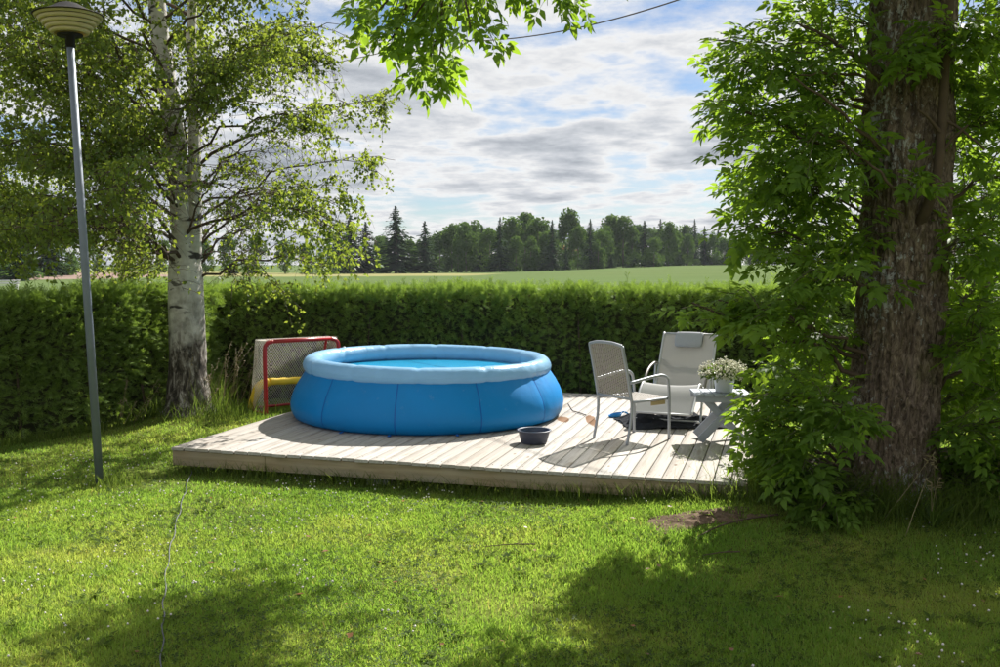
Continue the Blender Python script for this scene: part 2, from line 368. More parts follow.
M['pole'] = simple('galvanized_pole', (0.15, 0.175, 0.215), 0.55, 0.5, 0.2, 0.25, 6, 0.25)
M['black_metal'] = simple('black_cap', (0.016, 0.014, 0.015), 0.7, 0.15, var=0.3, scale=20)
def m_cream():
    t = NT('cream_plastic'); n = t.noise(t.coord('Object'), 7, 5)
    return t.done(t.leafy(t.mix(n, (0.60, 0.53, 0.28), (0.74, 0.67, 0.40)), (0.75, 0.62, 0.28), 0.45, 0.3, 0.4))
M['cream'] = m_cream()
M['red_paint'] = simple('red_paint', (0.42, 0.018, 0.022), 0.35, 0.5, var=0.25, scale=12)
M['yellow_tube'] = simple('yellow_foam_sleeve', (0.80, 0.54, 0.04), 0.6, 0.3, var=0.3, scale=9, bstr=0.3)
M['net'] = simple('net_cord', (0.72, 0.69, 0.62), 0.9, 0.1, var=0.2, scale=15)
M['net_red'] = simple('red_net_cord', (0.5, 0.06, 0.06), 0.9, 0.1)
M['tub'] = simple('dark_tub_plastic', (0.050, 0.056, 0.085), 0.45, 0.4, var=0.3, scale=18)
M['chair_frame'] = simple('champagne_metal', (0.36, 0.38, 0.41), 0.42, 0.5, 0.35, 0.12, 10)
M['wicker'] = simple('wicker_strip', (0.40, 0.365, 0.33), 0.7, 0.2, var=0.25, scale=30, bstr=0.3)
M['seat_wood'] = simple('pale_wood', (0.50, 0.38, 0.20), 0.6)
M['sling_frame'] = simple('bronze_tube', (0.20, 0.18, 0.16), 0.4, 0.5, 0.4)
M['silver_tube'] = simple('silver_tube', (0.5, 0.5, 0.5), 0.4, 0.5, 0.3)
def m_sling():
    t = NT('sling_fabric'); v = t.coord('Object'); n = t.noise(v, 260, 2); k = t.noise(v, 5, 4)
    c = t.mix(k, (0.46, 0.46, 0.45), (0.58, 0.58, 0.57))
    p = t.bsdf(c, 0.75, 0.2, bump=n, bstr=0.3, bdist=0.002)
    tr = t.n('ShaderNodeBsdfTranslucent'); tr.inputs[0].default_value = (0.62, 0.60, 0.56, 1); m = t.n('ShaderNodeMixShader'); m.inputs[0].default_value = 0.38
    t.l(p, m.inputs[1]); t.l(tr.outputs[0], m.inputs[2]); return t.done(m.outputs[0])
M['sling'] = m_sling()
M['headrest'] = simple('headrest_fabric', (0.36, 0.37, 0.39), 0.8, 0.2, var=0.1, scale=60, bstr=0.3)
M['table'] = simple('grey_table_paint', (0.33, 0.36, 0.40), 0.6, 0.3, var=0.2, scale=10, bstr=0.3)
M['white_pot'] = simple('white_glaze', (0.66, 0.69, 0.72), 0.35, 0.5, var=0.06)
M['potsoil'] = simple('pot_soil', (0.04, 0.03, 0.02), 0.95, 0.1)
M['petal'] = simple('petal', (0.72, 0.70, 0.56), 0.8, 0.2, var=0.1)
M['clover'] = simple('clover_petal', (0.62, 0.58, 0.54), 0.9, 0.1, var=0.1)
M['rug'] = simple('dark_rug', (0.034, 0.036, 0.042), 0.95, 0.05, var=0.35, scale=14, bstr=0.5)
M['blue_plastic'] = simple('blue_plastic', (0.012, 0.20, 0.50), 0.25, 0.5)
M['highlight_plastic'] = simple('highlight_plastic', (0.65, 0.72, 0.78), 0.3)
M['cable'] = simple('cable_sheath', (0.10, 0.105, 0.11), 0.6, 0.3)
M['wire'] = simple('wire_sheath', (0.10, 0.075, 0.06), 0.7, 0.2)
M['dead_leaf'] = m_leaf('dead_leaf', (0.14, 0.055, 0.025), (0.34, 0.16, 0.06), (0.1, 0.04, 0.02), (0.2, 0.1, 0.03), 0.2)
M['twig'] = simple('twig_bark', (0.085, 0.06, 0.042), 0.85, 0.2, var=0.4, scale=12, bstr=0.4)
M['green_twig'] = simple('green_twig', (0.10, 0.10, 0.045), 0.7, 0.3, var=0.3, scale=12)
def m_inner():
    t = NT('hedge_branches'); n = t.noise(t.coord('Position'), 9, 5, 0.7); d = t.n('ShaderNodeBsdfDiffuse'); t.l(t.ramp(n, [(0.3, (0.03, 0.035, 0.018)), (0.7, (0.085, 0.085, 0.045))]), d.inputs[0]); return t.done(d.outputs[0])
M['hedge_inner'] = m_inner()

def m_maple_bark():
    t = NT('maple_bark'); p = t.coord('Object'); v = t.coord('Object', (24, 24, 9)); n = t.noise(v, 1.0, 7, 0.72, 1.5); k = t.noise(p, 2.1, 4)
    col = t.ramp(n, [(0.36, (0.022, 0.015, 0.011)), (0.5, (0.165, 0.118, 0.086)), (0.66, (0.38, 0.30, 0.235))])
    col = t.mix(t.math('MULTIPLY', k, 0.45), col, (0.10, 0.085, 0.07))
    li = t.noise(t.coord('Object', (1, 1, 0.6)), 26, 5, 0.7); lm = t.noise(p, 1.25, 3)
    sep = t.n('ShaderNodeSeparateXYZ'); t.l(p, sep.inputs[0])
    side = t.math('MULTIPLY', sep.outputs[0], -0.16)          # lichen grows on the side turned to the field
    mask = t.ramp(t.math('ADD', t.math('ADD', li, t.math('MULTIPLY', t.math('SUBTRACT', lm, 0.5), 0.55)), side), [(0.585, 0.0), (0.645, 0.85)])
    col = t.mix(mask, col, (0.42, 0.43, 0.43))
    mo = t.ramp(t.noise(p, 3.1, 4), [(0.58, 0.0), (0.72, 0.5)]); col = t.mix(mo, col, (0.05, 0.06, 0.02))
    return t.done(t.bsdf(col, 0.9, 0.15, bump=n, bstr=0.8, bdist=0.02))
M['maple_bark'] = m_maple_bark()
def m_birch_bark():
    t = NT('birch_bark'); p = t.coord('Object'); sep = t.n('ShaderNodeSeparateXYZ'); t.l(p, sep.inputs[0])
    h = t.noise(t.coord('Object', (3.2, 3.2, 9)), 1.0, 5, 0.6, 0.5); pa = t.noise(t.coord('Object', (2.2, 2.2, 4.2)), 1.0, 3, 0.5, 0.8)
    white = t.ramp(t.noise(p, 9, 4), [(0.3, (0.43, 0.40, 0.35)), (0.7, (0.68, 0.65, 0.60))])
    white = t.mix(t.ramp(h, [(0.60, 0.0), (0.66, 0.85)]), white, (0.055, 0.045, 0.038))
    white = t.mix(t.ramp(pa, [(0.60, 0.0), (0.65, 0.95)]), white, (0.03, 0.026, 0.022))
    r = t.noise(t.coord('Object', (13, 13, 4)), 1.0, 6, 0.75, 0.9)
    rough = t.ramp(r, [(0.40, (0.022, 0.018, 0.014)), (0.52, (0.12, 0.10, 0.08)), (0.62, (0.40, 0.37, 0.33))])
    hh = t.math('ADD', sep.outputs[2], t.math('MULTIPLY', t.math('SUBTRACT', t.noise(p, 5, 4), 0.5), 2.0))
    col = t.mix(t.ramp(t.math('MULTIPLY', hh, 0.5), [(0.40, 0.0), (0.78, 1.0)]), rough, white)
    return t.done(t.bsdf(col, 0.75, 0.25, bump=r, bstr=0.7, bdist=0.02))
M['birch_bark'] = m_birch_bark()
def m_far(name, a, b, ta, tb, tr=0.25):
    t = NT(name); r = t.rand(); o = t.rand('object')
    c = t.mix(r, a, b); c = t.mix(t.math('MULTIPLY', o, 0.75), c, tuple(x * 1.25 for x in b) if tr > 0.3 else tuple((x + y) * 0.42 for x, y in zip(a, b)))
    return t.done(t.leafy(c, t.mix(r, ta, tb), tr, 0.85, 0.02))
M['far_spruce'] = m_far('far_spruce', (0.018, 0.042, 0.020), (0.045, 0.080, 0.032), (0.02, 0.04, 0.012), (0.05, 0.08, 0.02), 0.2)
M['far_leaf'] = m_far('far_leaf', (0.04, 0.085, 0.026), (0.09, 0.15, 0.042), (0.07, 0.14, 0.02), (0.14, 0.22, 0.035), 0.35)
M['far_bark'] = simple('far_bark', (0.16, 0.13, 0.11), 0.9, 0.1)
M['house_wall'] = simple('house_wall', (0.62, 0.60, 0.56), 0.8); M['house_roof'] = simple('house_roof', (0.30, 0.08, 0.05), 0.8)
M['glass'] = simple('window_glass', (0.05, 0.06, 0.08), 0.1, 0.6); M['bench'] = simple('bench_paint', (0.6, 0.6, 0.58), 0.7)

# ------------------------------------------------------------------ ground
def ground_z(x, y):
    x = np.asarray(x, float); y = np.asarray(y, float)
    z = 0.05 * (fbm(x * 0.35, y * 0.35, 0, 3, 3) - 0.5)
    z = z + 0.13 * np.exp(-(((x - 2.1) / 1.3) ** 2 + ((y - 7.6) / 1.1) ** 2))
    z = z + 0.10 * np.exp(-(((x - MAPLE[0]) / 0.9) ** 2 + ((y - MAPLE[1]) / 0.9) ** 2))
    z = z + 0.10 * np.exp(-(((x - BIRCH[0]) / 0.7) ** 2 + ((y - BIRCH[1]) / 0.7) ** 2))
    far = np.clip((y - 60) / 200, 0, 1); far = far * far * (3 - 2 * far)
    z = z + far * (2.1 / (1 + np.exp(-(x - 25) / 14)) + 1.2 / (1 + np.exp((x + 70) / 12)))
    return z
MAPLE = (3.17, 7.75); BIRCH = (-4.19, 12.65)
def axis(lo, hi, step, far_lo, far_hi, g=1.13):
    a = list(np.arange(lo, hi + 1e-6, step)); s = step
    while a[-1] < far_hi: s *= g; a.append(a[-1] + s)
    s = step; b = []
    v = lo
    while v > far_lo: s *= g; v -= s; b.append(v)
    return np.array(b[::-1] + a)
gx = axis(-9, 8, 0.2, -3000, 3000); gy = axis(2, 16, 0.2, -60, 4000)
GX, GY = np.meshgrid(gx, gy, indexing='ij'); GP = np.stack((GX, GY, ground_z(GX, GY)), 2)
mb = MB().grid(GP); ground = link('ground', mb.mesh('ground'), M['ground'], None, True, 'structure')

def draped(name, outline_c, rx, ry, mat, lift=0.004, rot=0.0, n=40, rings=8, irr=0.3, seed=0, relief=0.0):
    a = np.arange(n) * 2 * math.pi / n; k = 1 + irr * 2 * (vn(np.cos(a) * 2 + 9, np.sin(a) * 2 + 9, 0, seed) - 0.5)
    rr = np.linspace(0.02, 1, rings)
    lx = rr[:, None] * (k * np.cos(a))[None] * rx; ly = rr[:, None] * (k * np.sin(a))[None] * ry
    x = outline_c[0] + lx * math.cos(rot) - ly * math.sin(rot); y = outline_c[1] + lx * math.sin(rot) + ly * math.cos(rot)
    P = np.stack((x, y, ground_z(x, y) + lift + relief * (fbm(x * 14, y * 14, 0, 3, 3) - 0.15) * (1.02 - rr[:, None] ** 3)), 2); P = np.concatenate((P, P[:, :1]), 1)
    m = MB().grid(P[:, ::-1] if False else P); return link(name, m.mesh(name), mat, None, True, 'structure')
DIRT = gp(700, 524, 0.06)
draped('bare_soil', DIRT, 0.50, 0.22, M['soil'], 0.004, 0.0, n=140, rings=40, irr=0.55, seed=4, relief=0.045)

# ------------------------------------------------------------------ deck
FL = gp(172, 447, .27); FR = gp(748, 483, .27); DZ = 0.27
U = (FR - FL); DW = float(np.linalg.norm(U)); U /= DW; NV = np.array((-U[1], U[0], 0.0)); DD = 4.95
DECK_ANG = math.atan2(U[1], U[0])
deck = thing('wooden_deck', (FL[0], FL[1], 0.0), 'weathered timber deck platform carrying the pool and the garden chairs', 'deck', rz=DECK_ANG)
NPL = 39; pitch = DW / NPL
vars_ = []
for k in range(4):
    m = MB(); w = pitch - 0.009; th = 0.028; ys = np.linspace(-0.012 - 0.004 * k, DD, 9)
    wob = 0.0025 * (vn(ys * 1.7, k * 3.3, 0, 40 + k) - 0.5)
    c = 0.004
    prof = [(-w / 2, 0), (-w / 2, th - c), (-w / 2 + c, th), (w / 2 - c, th), (w / 2, th - c), (w / 2, 0)]
    P = np.array([[(px + wo, y, pz) for (px, pz) in prof + prof[:1]] for y, wo in zip(ys, wob)])
    m.grid(P[:, ::-1]); 
    for e, o in ((0, 1), (len(ys) - 1, -1)):
        b = np.array([(px + wob[e], ys[e], pz) for px, pz in prof]); m.add(b, Q=[(0, 1, 4, 5), (1, 2, 3, 4)])
    vars_.append(m.mesh('plank'))
for i in range(NPL):
    o = link('plank', vars_[rnd.randrange(4)], M['plank'], deck); o.location = ((i + 0.5) * pitch, rnd.uniform(-0.006, 0.006), DZ - 0.028 + rnd.uniform(-0.0015, 0.0015))
scr = MB()
for i in range(NPL):
    for yy in (0.10, 1.3, 2.5, 3.7, 4.85):
        for sx in (-0.04, 0.04):
            scr.lathe([(0.0055, 0.0), (0.004, 0.0015), (0.0001, 0.0016)], 6, ((i + 0.5) * pitch + sx, yy, DZ + 0.0005))
lpart('screws', scr, M['twig'], deck, kind='stuff')
def fascia(x0, y0, x1, y1, h=0.145):
    m = MB().bar((x0, y0, DZ - 0.034 - h / 2), (x1, y1, DZ - 0.034 - h / 2), 0.034, h); L = math.hypot(x1 - x0, y1 - y0)
    o = lpart('fascia_board', m, M['fascia'], deck); return bevel(o, 0.004)
J = 1.02
fascia(0.0, 0.02, J - 0.002, 0.02); fascia(J + 0.002, 0.02, DW, 0.02); fascia(0.02, 0.04, 0.02, DD); fascia(DW - 0.02, 0.04, DW - 0.02, DD); fascia(0.0, DD - 0.012, DW, DD - 0.012, 0.12)
for yy in (1.0, 2.2, 3.4): lpart('joist', MB().bar((0.04, yy, 0.17), (DW - 0.04, yy, 0.17), 0.045, 0.12), M['fascia'], deck)
for xx, yy in ((0.25, 0.35), (2.15, 0.16), (2.0, 2.2), (4.4, 0.4), (4.4, 2.2), (0.4, 2.2)):
    bevel(lpart('pier_block', MB().box((xx, yy, 0.02), (0.22, 0.20, 0.16)), M['concrete'], deck), 0.008)

# ------------------------------------------------------------------ pool
PC = np.array((-0.86, 11.33, DZ))
pool = thing('inflatable_pool', PC, 'round blue inflatable swimming pool with pale ring standing on the deck', 'pool')
NP = 256; ang = np.arange(NP) * 2 * math.pi / NP
wr = [(1.50, 0.0), (1.575, 0.03), (1.612, 0.10), (1.618, 0.18), (1.60, 0.26), (1.565, 0.35), (1.52, 0.43), (1.475, 0.50), (1.44, 0.555)]
wr = np.array(wr)
def wall_pt(a, k, out=0.0):
    seam = np.cos(a * 11) ; pinch = 0.010 * np.maximum(0, seam) ** 30
    wr_ = wr[k][0] + out - pinch * math.sin(math.pi * min(1, wr[k][1] / 0.55)) + 0.014 * (vn(np.cos(a) * 4 + 8, np.sin(a) * 4 + 8, k * 0.5, 71) - 0.5) + 0.016 * (wr[k][1] / 0.555) ** 3 * (vn(np.cos(a) * 22 + 40, np.sin(a) * 22 + 40, k * 0.25, 73) - 0.5) + 0.012 * max(0, 1 - wr[k][1] / 0.09) * (vn(np.cos(a) * 13 + 40, np.sin(a) * 13 + 40, 0, 75) - 0.5)
    return np.stack((wr_ * np.cos(a), wr_ * np.sin(a), np.full_like(a, wr[k][1])), -1)
P = np.array([wall_pt(ang, k) for k in range(len(wr))]); P = np.concatenate((P, P[:, :1]), 1).transpose(1, 0, 2)
wall = lpart('wall', MB().grid(P), M['pool_wall'], pool, True)
for k in range(11):
    a0 = k * 2 * math.pi / 11; w = 0.0065
    G = [[wall_pt(np.array([a0 + d * w / 1.6]), j, 0.004 if d == 0 else 0.0022)[0] for d in (-1, 0, 1)] for j in range(len(wr))]
    lpart('seam', MB().grid(np.array(G).transpose(1, 0, 2)), M['pool_seam'], wall, True)
RR_, rr_ = 1.365, 0.108
tt = np.arange(24) * 2 * math.pi / 24
G = []
for i, a in enumerate(ang):
    s = 1 + 0.05 * (vn(math.cos(a) * 3 + 5, math.sin(a) * 3 + 5, 0, 77) - 0.5) ; puck = 0.010 * max(0, math.cos(a * 12)) ** 30
    r = rr_ * s - puck; z0 = 0.605 + 0.02 * math.cos(a - 2.7)
    G.append([((RR_ + r * math.cos(t) * 1.0) * math.cos(a), (RR_ + r * math.cos(t)) * math.sin(a), z0 + r * 0.98 * math.sin(t)) for t in np.append(tt, tt[0])])
G = np.array(G); G = np.concatenate((G, G[:1]), 0)
ring = lpart('ring', MB().grid(G), M['pool_ring'], pool, True)
sm = [(-1, 0, 0)]
for a0, w in ((2.0, 0.01),):
    pass
lin = [(1.30, 0.56), (1.38, 0.50), (1.44, 0.40), (1.50, 0.25), (1.48, 0.03), (0.001, 0.012)]
lpart('liner', MB().lathe(lin[::-1], 96), M['pool_liner'], pool, True)
lpart('water', MB().lathe([(0.001, 0.53), (0.7, 0.53), (1.335, 0.53)], 96), M['water'], pool, True)
va = 0.35 - math.pi / 2
lpart('valve', MB().lathe([(0.001, 0.03), (0.014, 0.03), (0.018, 0.015), (0.02, 0.0)], 14, ((RR_) * math.cos(2.55), RR_ * math.sin(2.55), 0.605 + rr_ - 0.004)), M['valve'], ring, True)
drn = MB()
for a in (-1.75, -1.31, -2.1): 
    lpart('tie_loop', MB().bar((1.585 * math.cos(a) * 1.0, 1.585 * math.sin(a), 0.022), (1.64 * math.cos(a), 1.64 * math.sin(a), 0.012), 0.03, 0.006), M['pool_seam'], wall)

# ------------------------------------------------------------------ tub
tb = gp(534, 443, DZ)
tub = thing('washing_tub', tb, 'dark plastic washing tub on the deck in front of the pool', 'tub')
lpart('bowl', MB().lathe([(0.001, 0.004), (0.125, 0.004), (0.13, 0.012), (0.158, 0.118), (0.160, 0.130), (0.152, 0.127), (0.148, 0.113), (0.122, 0.02), (0.001, 0.014)], 40), M['tub'], tub, True)
lpart('rim', MB().lathe([(0.157, 0.123), (0.172, 0.125), (0.178, 0.131), (0.172, 0.137), (0.155, 0.135), (0.151, 0.129), (0.157, 0.123)], 40), M['tub'], tub, True)
lpart('water', MB().lathe([(0.001, 0.085), (0.138, 0.085)], 32), M['water'], tub, True)

# ------------------------------------------------------------------ armchair (local: +x forward, +y left)
ac = (gp(628.4, 444.5, DZ) + gp(598, 438.8, DZ) + gp(671.7, 439, DZ) + np.array((1.47, 9.98, DZ))) / 4
chair = thing('armchair', (ac[0] - 0.02, ac[1] + 0.02, DZ), 'grey metal armchair with woven back turned away, on the deck', 'chair', rz=R(36))
hw, hd = 0.245, 0.255
def curve(pts, n=24):
    pts = np.array(pts, float); t = np.linspace(0, len(pts) - 1, n); out = []
    Pp = np.concatenate((2 * pts[:1] - pts[1:2], pts, 2 * pts[-1:] - pts[-2:-1]))
    for v in t:
        i = min(int(v), len(pts) - 2); f = v - i; a, b, c, d = Pp[i:i + 4]
        out.append(0.5 * ((2 * b) + (c - a) * f + (2 * a - 5 * b + 4 * c - d) * f * f + (3 * b - a - 3 * c + d) * f ** 3))
    return np.array(out)
for s in (-1, 1):
    lpart('rear_leg', MB().tube(curve([(-hd - 0.05, s * hw, 0), (-hd + 0.0, s * hw, 0.24), (-hd + 0.01, s * hw, 0.43)]), 0.0145, 10), M['chair_frame'], chair, True)
    # front leg sweeps up into the arm rest
    lpart('front_leg', MB().tube(curve([(hd + 0.02, s * (hw + 0.01), 0), (hd + 0.015, s * (hw + 0.01), 0.40), (hd + 0.005, s * (hw + 0.012), 0.56)]), 0.0155, 10), M['chair_frame'], chair, True)
    lpart('armrest', MB().tube(curve([(hd + 0.005, s * (hw + 0.012), 0.555), (hd - 0.02, s * (hw + 0.014), 0.63), (hd - 0.10, s * (hw + 0.016), 0.665), (0.0, s * (hw + 0.016), 0.655), (-hd - 0.03, s * (hw + 0.008), 0.615)], 30), np.linspace(0.0155, 0.017, 30), 10), M['chair_frame'], chair, True)
    lpart('back_post', MB().tube(curve([(-hd + 0.01, s * hw, 0.42), (-hd - 0.05, s * hw, 0.70), (-hd - 0.12, s * hw * 0.98, 0.985)]), 0.0155, 10), M['chair_frame'], chair, True)
    lpart('seat_rail', MB().tube([(-hd, s * hw, 0.42), (hd + 0.01, s * hw, 0.425)], 0.013, 8), M['chair_frame'], chair, True)
    bevel(lpart('side_panel', MB().box((hd - 0.13, s * (hw - 0.003), 0.392), (0.20, 0.008, 0.05)), M['seat_wood'], chair), 0.002)
lpart('top_rail', MB().tube(curve([(-hd - 0.12, -hw * 0.98, 0.985), (-hd - 0.135, -0.1, 1.01), (-hd - 0.135, 0.1, 1.01), (-hd - 0.12, hw * 0.98, 0.985)]), 0.0155, 10), M['chair_frame'], chair, True)
lpart('lower_rail', MB().tube([(-hd - 0.003, -hw, 0.455), (-hd - 0.003, hw, 0.455)], 0.013, 8), M['chair_frame'], chair, True)
lpart('front_rail', MB().tube([(hd + 0.01, -hw, 0.42), (hd + 0.01, hw, 0.42)], 0.014, 8), M['chair_frame'], chair, True)
def weave(fn, nu, nv, wu, wv, amp, matn, name):
    m = MB()
    for i in range(nv):                                         # strips running across
        v = (i + 0.5) / nv; us = np.linspace(0, 1, nu * 2 + 1)
        off = amp * np.cos(us * nu * math.pi + (i % 2) * math.pi)
        A = np.array([fn(u, v - wv / 2, o) for u, o in zip(us, off)]); B = np.array([fn(u, v + wv / 2, o) for u, o in zip(us, off)])
        m.grid(np.stack((A, B), 0))
    for j in range(nu):
        u = (j + 0.5) / nu; vs = np.linspace(0, 1, nv + 1)
        A = np.array([fn(u - wu / 2, v, 0) for v in vs]); B = np.array([fn(u + wu / 2, v, 0) for v in vs]); m.grid(np.stack((A, B), 0))
    return lpart(name, m, matn, chair)
def back_fn(u, v, o):
    y = (u - 0.5) * 2 * (hw - 0.012); z = 0.465 + v * 0.53
    x = np.interp(z, (0.42, 0.70, 1.01), (-hd + 0.01, -hd - 0.05, -hd - 0.128)); return (x + o, y, z + (0.022 * (1 - (2 * u - 1) ** 2) * v))
weave(back_fn, 16, 42, 0.024, 0.0145, 0.006, M['wicker'], 'woven_back')
def seat_fn(u, v, o):
    return (-hd + 0.015 + v * (2 * hd - 0.01), (u - 0.5) * 2 * (hw - 0.01), 0.438 - 0.012 * math.sin(math.pi * max(0, min(1, v))) + o)
weave(seat_fn, 18, 36, 0.03, 0.022, 0.003, M['wicker'], 'woven_seat')

# ------------------------------------------------------------------ rocking recliner (local: +x towards the feet)
rc = at(675, 400, 10.75); rc[2] = DZ
lounger = thing('rocking_recliner', rc, 'pale grey sling rocking recliner with headrest cushion beside the hedge', 'recliner', rz=R(-113))
prof = curve([(-0.80, 0, 0.96), (-0.62, 0, 0.70), (-0.40, 0, 0.37), (-0.27, 0, 0.30), (-0.05, 0, 0.36), (0.17, 0, 0.455), (0.30, 0, 0.42), (0.48, 0, 0.29), (0.62, 0, 0.19)], 60)
W2 = 0.31
tv_ = np.gradient(prof, axis=0); tv_ /= np.linalg.norm(tv_, axis=1)[:, None]; nrm = np.stack((-tv_[:, 2], 0 * tv_[:, 0], tv_[:, 0]), 1)
vs = np.linspace(-1, 1, 13)
top = np.array([[p + nn * (-0.022 * (1 - v * v)) + np.array((0, v * W2, 0)) for v in vs] for p, nn in zip(prof, nrm)])
bot = top - nrm[:, None] * 0.004
m = MB().grid(top); m.grid(bot[:, ::-1]); m.grid(np.stack((top[:, 0], bot[:, 0]), 1)); m.grid(np.stack((bot[:, -1], top[:, -1]), 1)); m.grid(np.stack((bot[0], top[0]), 1)); m.grid(np.stack((top[-1], bot[-1]), 1))
lpart('sling', m, M['sling'], lounger, True)
for s in (-1, 1):
    lpart('side_tube', MB().tube(prof + np.array((0, s * (W2 + 0.008), 0)), 0.014, 10), M['silver_tube'], lounger, True)
    lpart('armrest', MB().tube(curve([(-0.56, s * (W2 + 0.03), 0.60), (-0.44, s * (W2 + 0.035), 0.62), (-0.20, s * (W2 + 0.04), 0.585), (-0.02, s * (W2 + 0.04), 0.50), (0.06, s * (W2 + 0.03), 0.40)], 24), 0.016, 10), M['sling_frame'], lounger, True)
    lpart('rocker', MB().tube(curve([(-0.55, s * (W2 + 0.03), 0.10), (-0.30, s * (W2 + 0.03), 0.035), (0.0, s * (W2 + 0.03), 0.015), (0.25, s * (W2 + 0.03), 0.03), (0.42, s * (W2 + 0.03), 0.075)], 24), 0.014, 10), M['silver_tube'], lounger, True)
    lpart('strut', MB().tube(curve([(-0.36, s * (W2 + 0.03), 0.045), (-0.42, s * (W2 + 0.034), 0.33), (-0.46, s * (W2 + 0.03), 0.61)], 14), 0.013, 10), M['silver_tube'], lounger, True)
    lpart('strut', MB().tube(curve([(0.26, s * (W2 + 0.03), 0.03), (0.20, s * (W2 + 0.03), 0.2), (0.10, s * (W2 + 0.02), 0.42)], 14), 0.013, 10), M['silver_tube'], lounger, True)
for i, zz in ((0, 0), (22, 0), (59, 0)):
    p = prof[i]; lpart('cross_tube', MB().tube([(p[0], -W2, p[2] - 0.012), (p[0], W2, p[2] - 0.012)], 0.012, 8), M['silver_tube'], lounger, True)
lpart('cross_tube', MB().tube([(0.22, -W2 - 0.03, 0.045), (0.22, W2 + 0.03, 0.045)], 0.012, 8), M['silver_tube'], lounger, True)
lpart('back_bow', MB().tube(curve([(-0.60, -W2, 0.66), (-0.60, -0.15, 0.585), (-0.58, 0, 0.565), (-0.60, 0.15, 0.585), (-0.60, W2, 0.66)], 24), 0.012, 8), M['silver_tube'], lounger, True)
hr = MB(); hp = []
for i in range(17):
    a = i / 16 * 2 * math.pi; hp.append((math.copysign(abs(math.cos(a)) ** 0.6, math.cos(a)) * 0.105, math.copysign(abs(math.sin(a)) ** 0.8, math.sin(a)) * 0.03))
HB = np.array([[(-0.742 + q * 0.58 + w * 0.82 + 0.018, y, 0.872 - q * 0.82 + w * 0.58 + 0.012) for (q, w) in [(qq * k, ww * (0.35 + 0.65 * k)) for qq, ww in hp]] for y, k in ((-0.165, 0.55), (-0.16, 0.86), (-0.145, 0.98), (0, 1), (0.145, 0.98), (0.16, 0.86), (0.165, 0.55))])
hr.grid(HB); lpart('headrest', hr, M['headrest'], lounger, True)

# ------------------------------------------------------------------ rug, blue toy, table, plant
rg = gp(668, 428, DZ)
a_, b_ = np.meshgrid(np.linspace(-1, 1, 70), np.linspace(-1, 1, 46), indexing='ij')
fx = 0.56 * a_ * (1 + 0.06 * (vn(b_ * 3 + 5, a_ * 0 + 2, 0, 9) - 0.5)) ; fy = 0.40 * b_ * (1 + 0.22 * (vn(a_ * 3 + 5, 1.0, 0, 8) - 0.5))
fold = 0.10 * np.maximum(0, fbm(a_ * 1.9 + b_ * 1.3 + 4, b_ * 2.2 + 7, 0, 21, 3) - 0.42) * 2.2 + 0.02 * (1 - np.abs(2 * fbm(a_ * 5 + 3, b_ * 5 + 9, 0, 29, 3) - 1)) ** 4
fold *= np.minimum(1, 0.25 + (1 - np.abs(a_)) * 3) * np.minimum(1, 0.25 + (1 - np.abs(b_)) * 3)
c_, s_ = math.cos(R(6)), math.sin(R(6))
P = np.stack((fx * c_ - fy * s_, fx * s_ + fy * c_, 0.008 + fold), 2)
Pb = P.copy(); Pb[..., 2] = np.maximum(0.002, P[..., 2] - 0.008)
m = MB().grid(P); m.grid(Pb[::-1]); m.grid(np.stack((P[0], Pb[0]), 0)); m.grid(np.stack((Pb[-1], P[-1]), 0)); m.grid(np.stack((Pb[:, 0], P[:, 0]), 0)); m.grid(np.stack((P[:, -1], Pb[:, -1]), 0))
rug = link('crumpled_rug', m.mesh('crumpled_rug'), M['rug'], None, True); rug.location = (rg[0] + 0.08, rg[1] + 0.30, DZ + 0.001)
tag(rug, 'crumpled dark charcoal rug lying under the recliner', 'rug')

bt = gp(615, 417, DZ)
toy = thing('plastic_scoop', bt, 'small bright blue plastic scoop lying behind the armchair leg', 'toy', rz=R(20))
a = np.linspace(0, 2 * math.pi, 25)
sh = []
for k, (s, z) in enumerate(((0.3, 0.004), (0.8, 0.004), (0.96, 0.02), (1.0, 0.055), (0.94, 0.055), (0.88, 0.022), (0.7, 0.012), (0.02, 0.012))):
    sh.append([(0.085 * s * np.cos(t), 0.06 * s * np.sin(t), z * (0.7 + 0.3 * math.cos(t))) for t in a])
lpart('shell', MB().grid(np.array(sh).transpose(1, 0, 2)), M['blue_plastic'], toy, True)
lpart('handle', MB().tube(curve([(0.08, 0, 0.045), (0.12, 0, 0.055), (0.17, 0, 0.03)], 10), 0.011, 8), M['blue_plastic'], toy, True)
lpart('pad', MB().lathe([(0.001, 0.016), (0.03, 0.016), (0.033, 0.0125)], 16), M['highlight_plastic'], toy, True)  # white patch that paints in the highlight on the blue plastic

tbp = gp(716, 441, DZ)
table = thing('side_table', (tbp[0] + 0.04, tbp[1] + 0.02, DZ), 'small grey slatted side table with crossed legs beside the leaves', 'table', rz=R(-4))
TH = 0.50
for i in range(6):
    o = bevel(lpart('slat', MB().box((-0.235 + i * 0.094, 0, TH - 0.011), (0.085, 0.46, 0.022)), M['table'], table), 0.003)
for s in (-1, 1):
    bevel(lpart('apron', MB().box((0, s * 0.195, TH - 0.052), (0.54, 0.024, 0.058)), M['table'], table), 0.003)
    yo = s * 0.168
    bevel(lpart('leg', MB().bar((-0.22, yo, 0.012), (0.17, yo, TH - 0.055), 0.02, 0.078, (0, 1, 0)) if False else MB().bar((-0.22, yo, 0.03), (0.17, yo, TH - 0.05), 0.022, 0.075), M['table'], table), 0.003)
    bevel(lpart('leg', MB().bar((0.22, yo - s * 0.026, 0.03), (-0.17, yo - s * 0.026, TH - 0.05), 0.022, 0.075), M['table'], table), 0.003)
bevel(lpart('stretcher', MB().box((0, 0, 0.255), (0.05, 0.27, 0.022)), M['table'], table), 0.003)

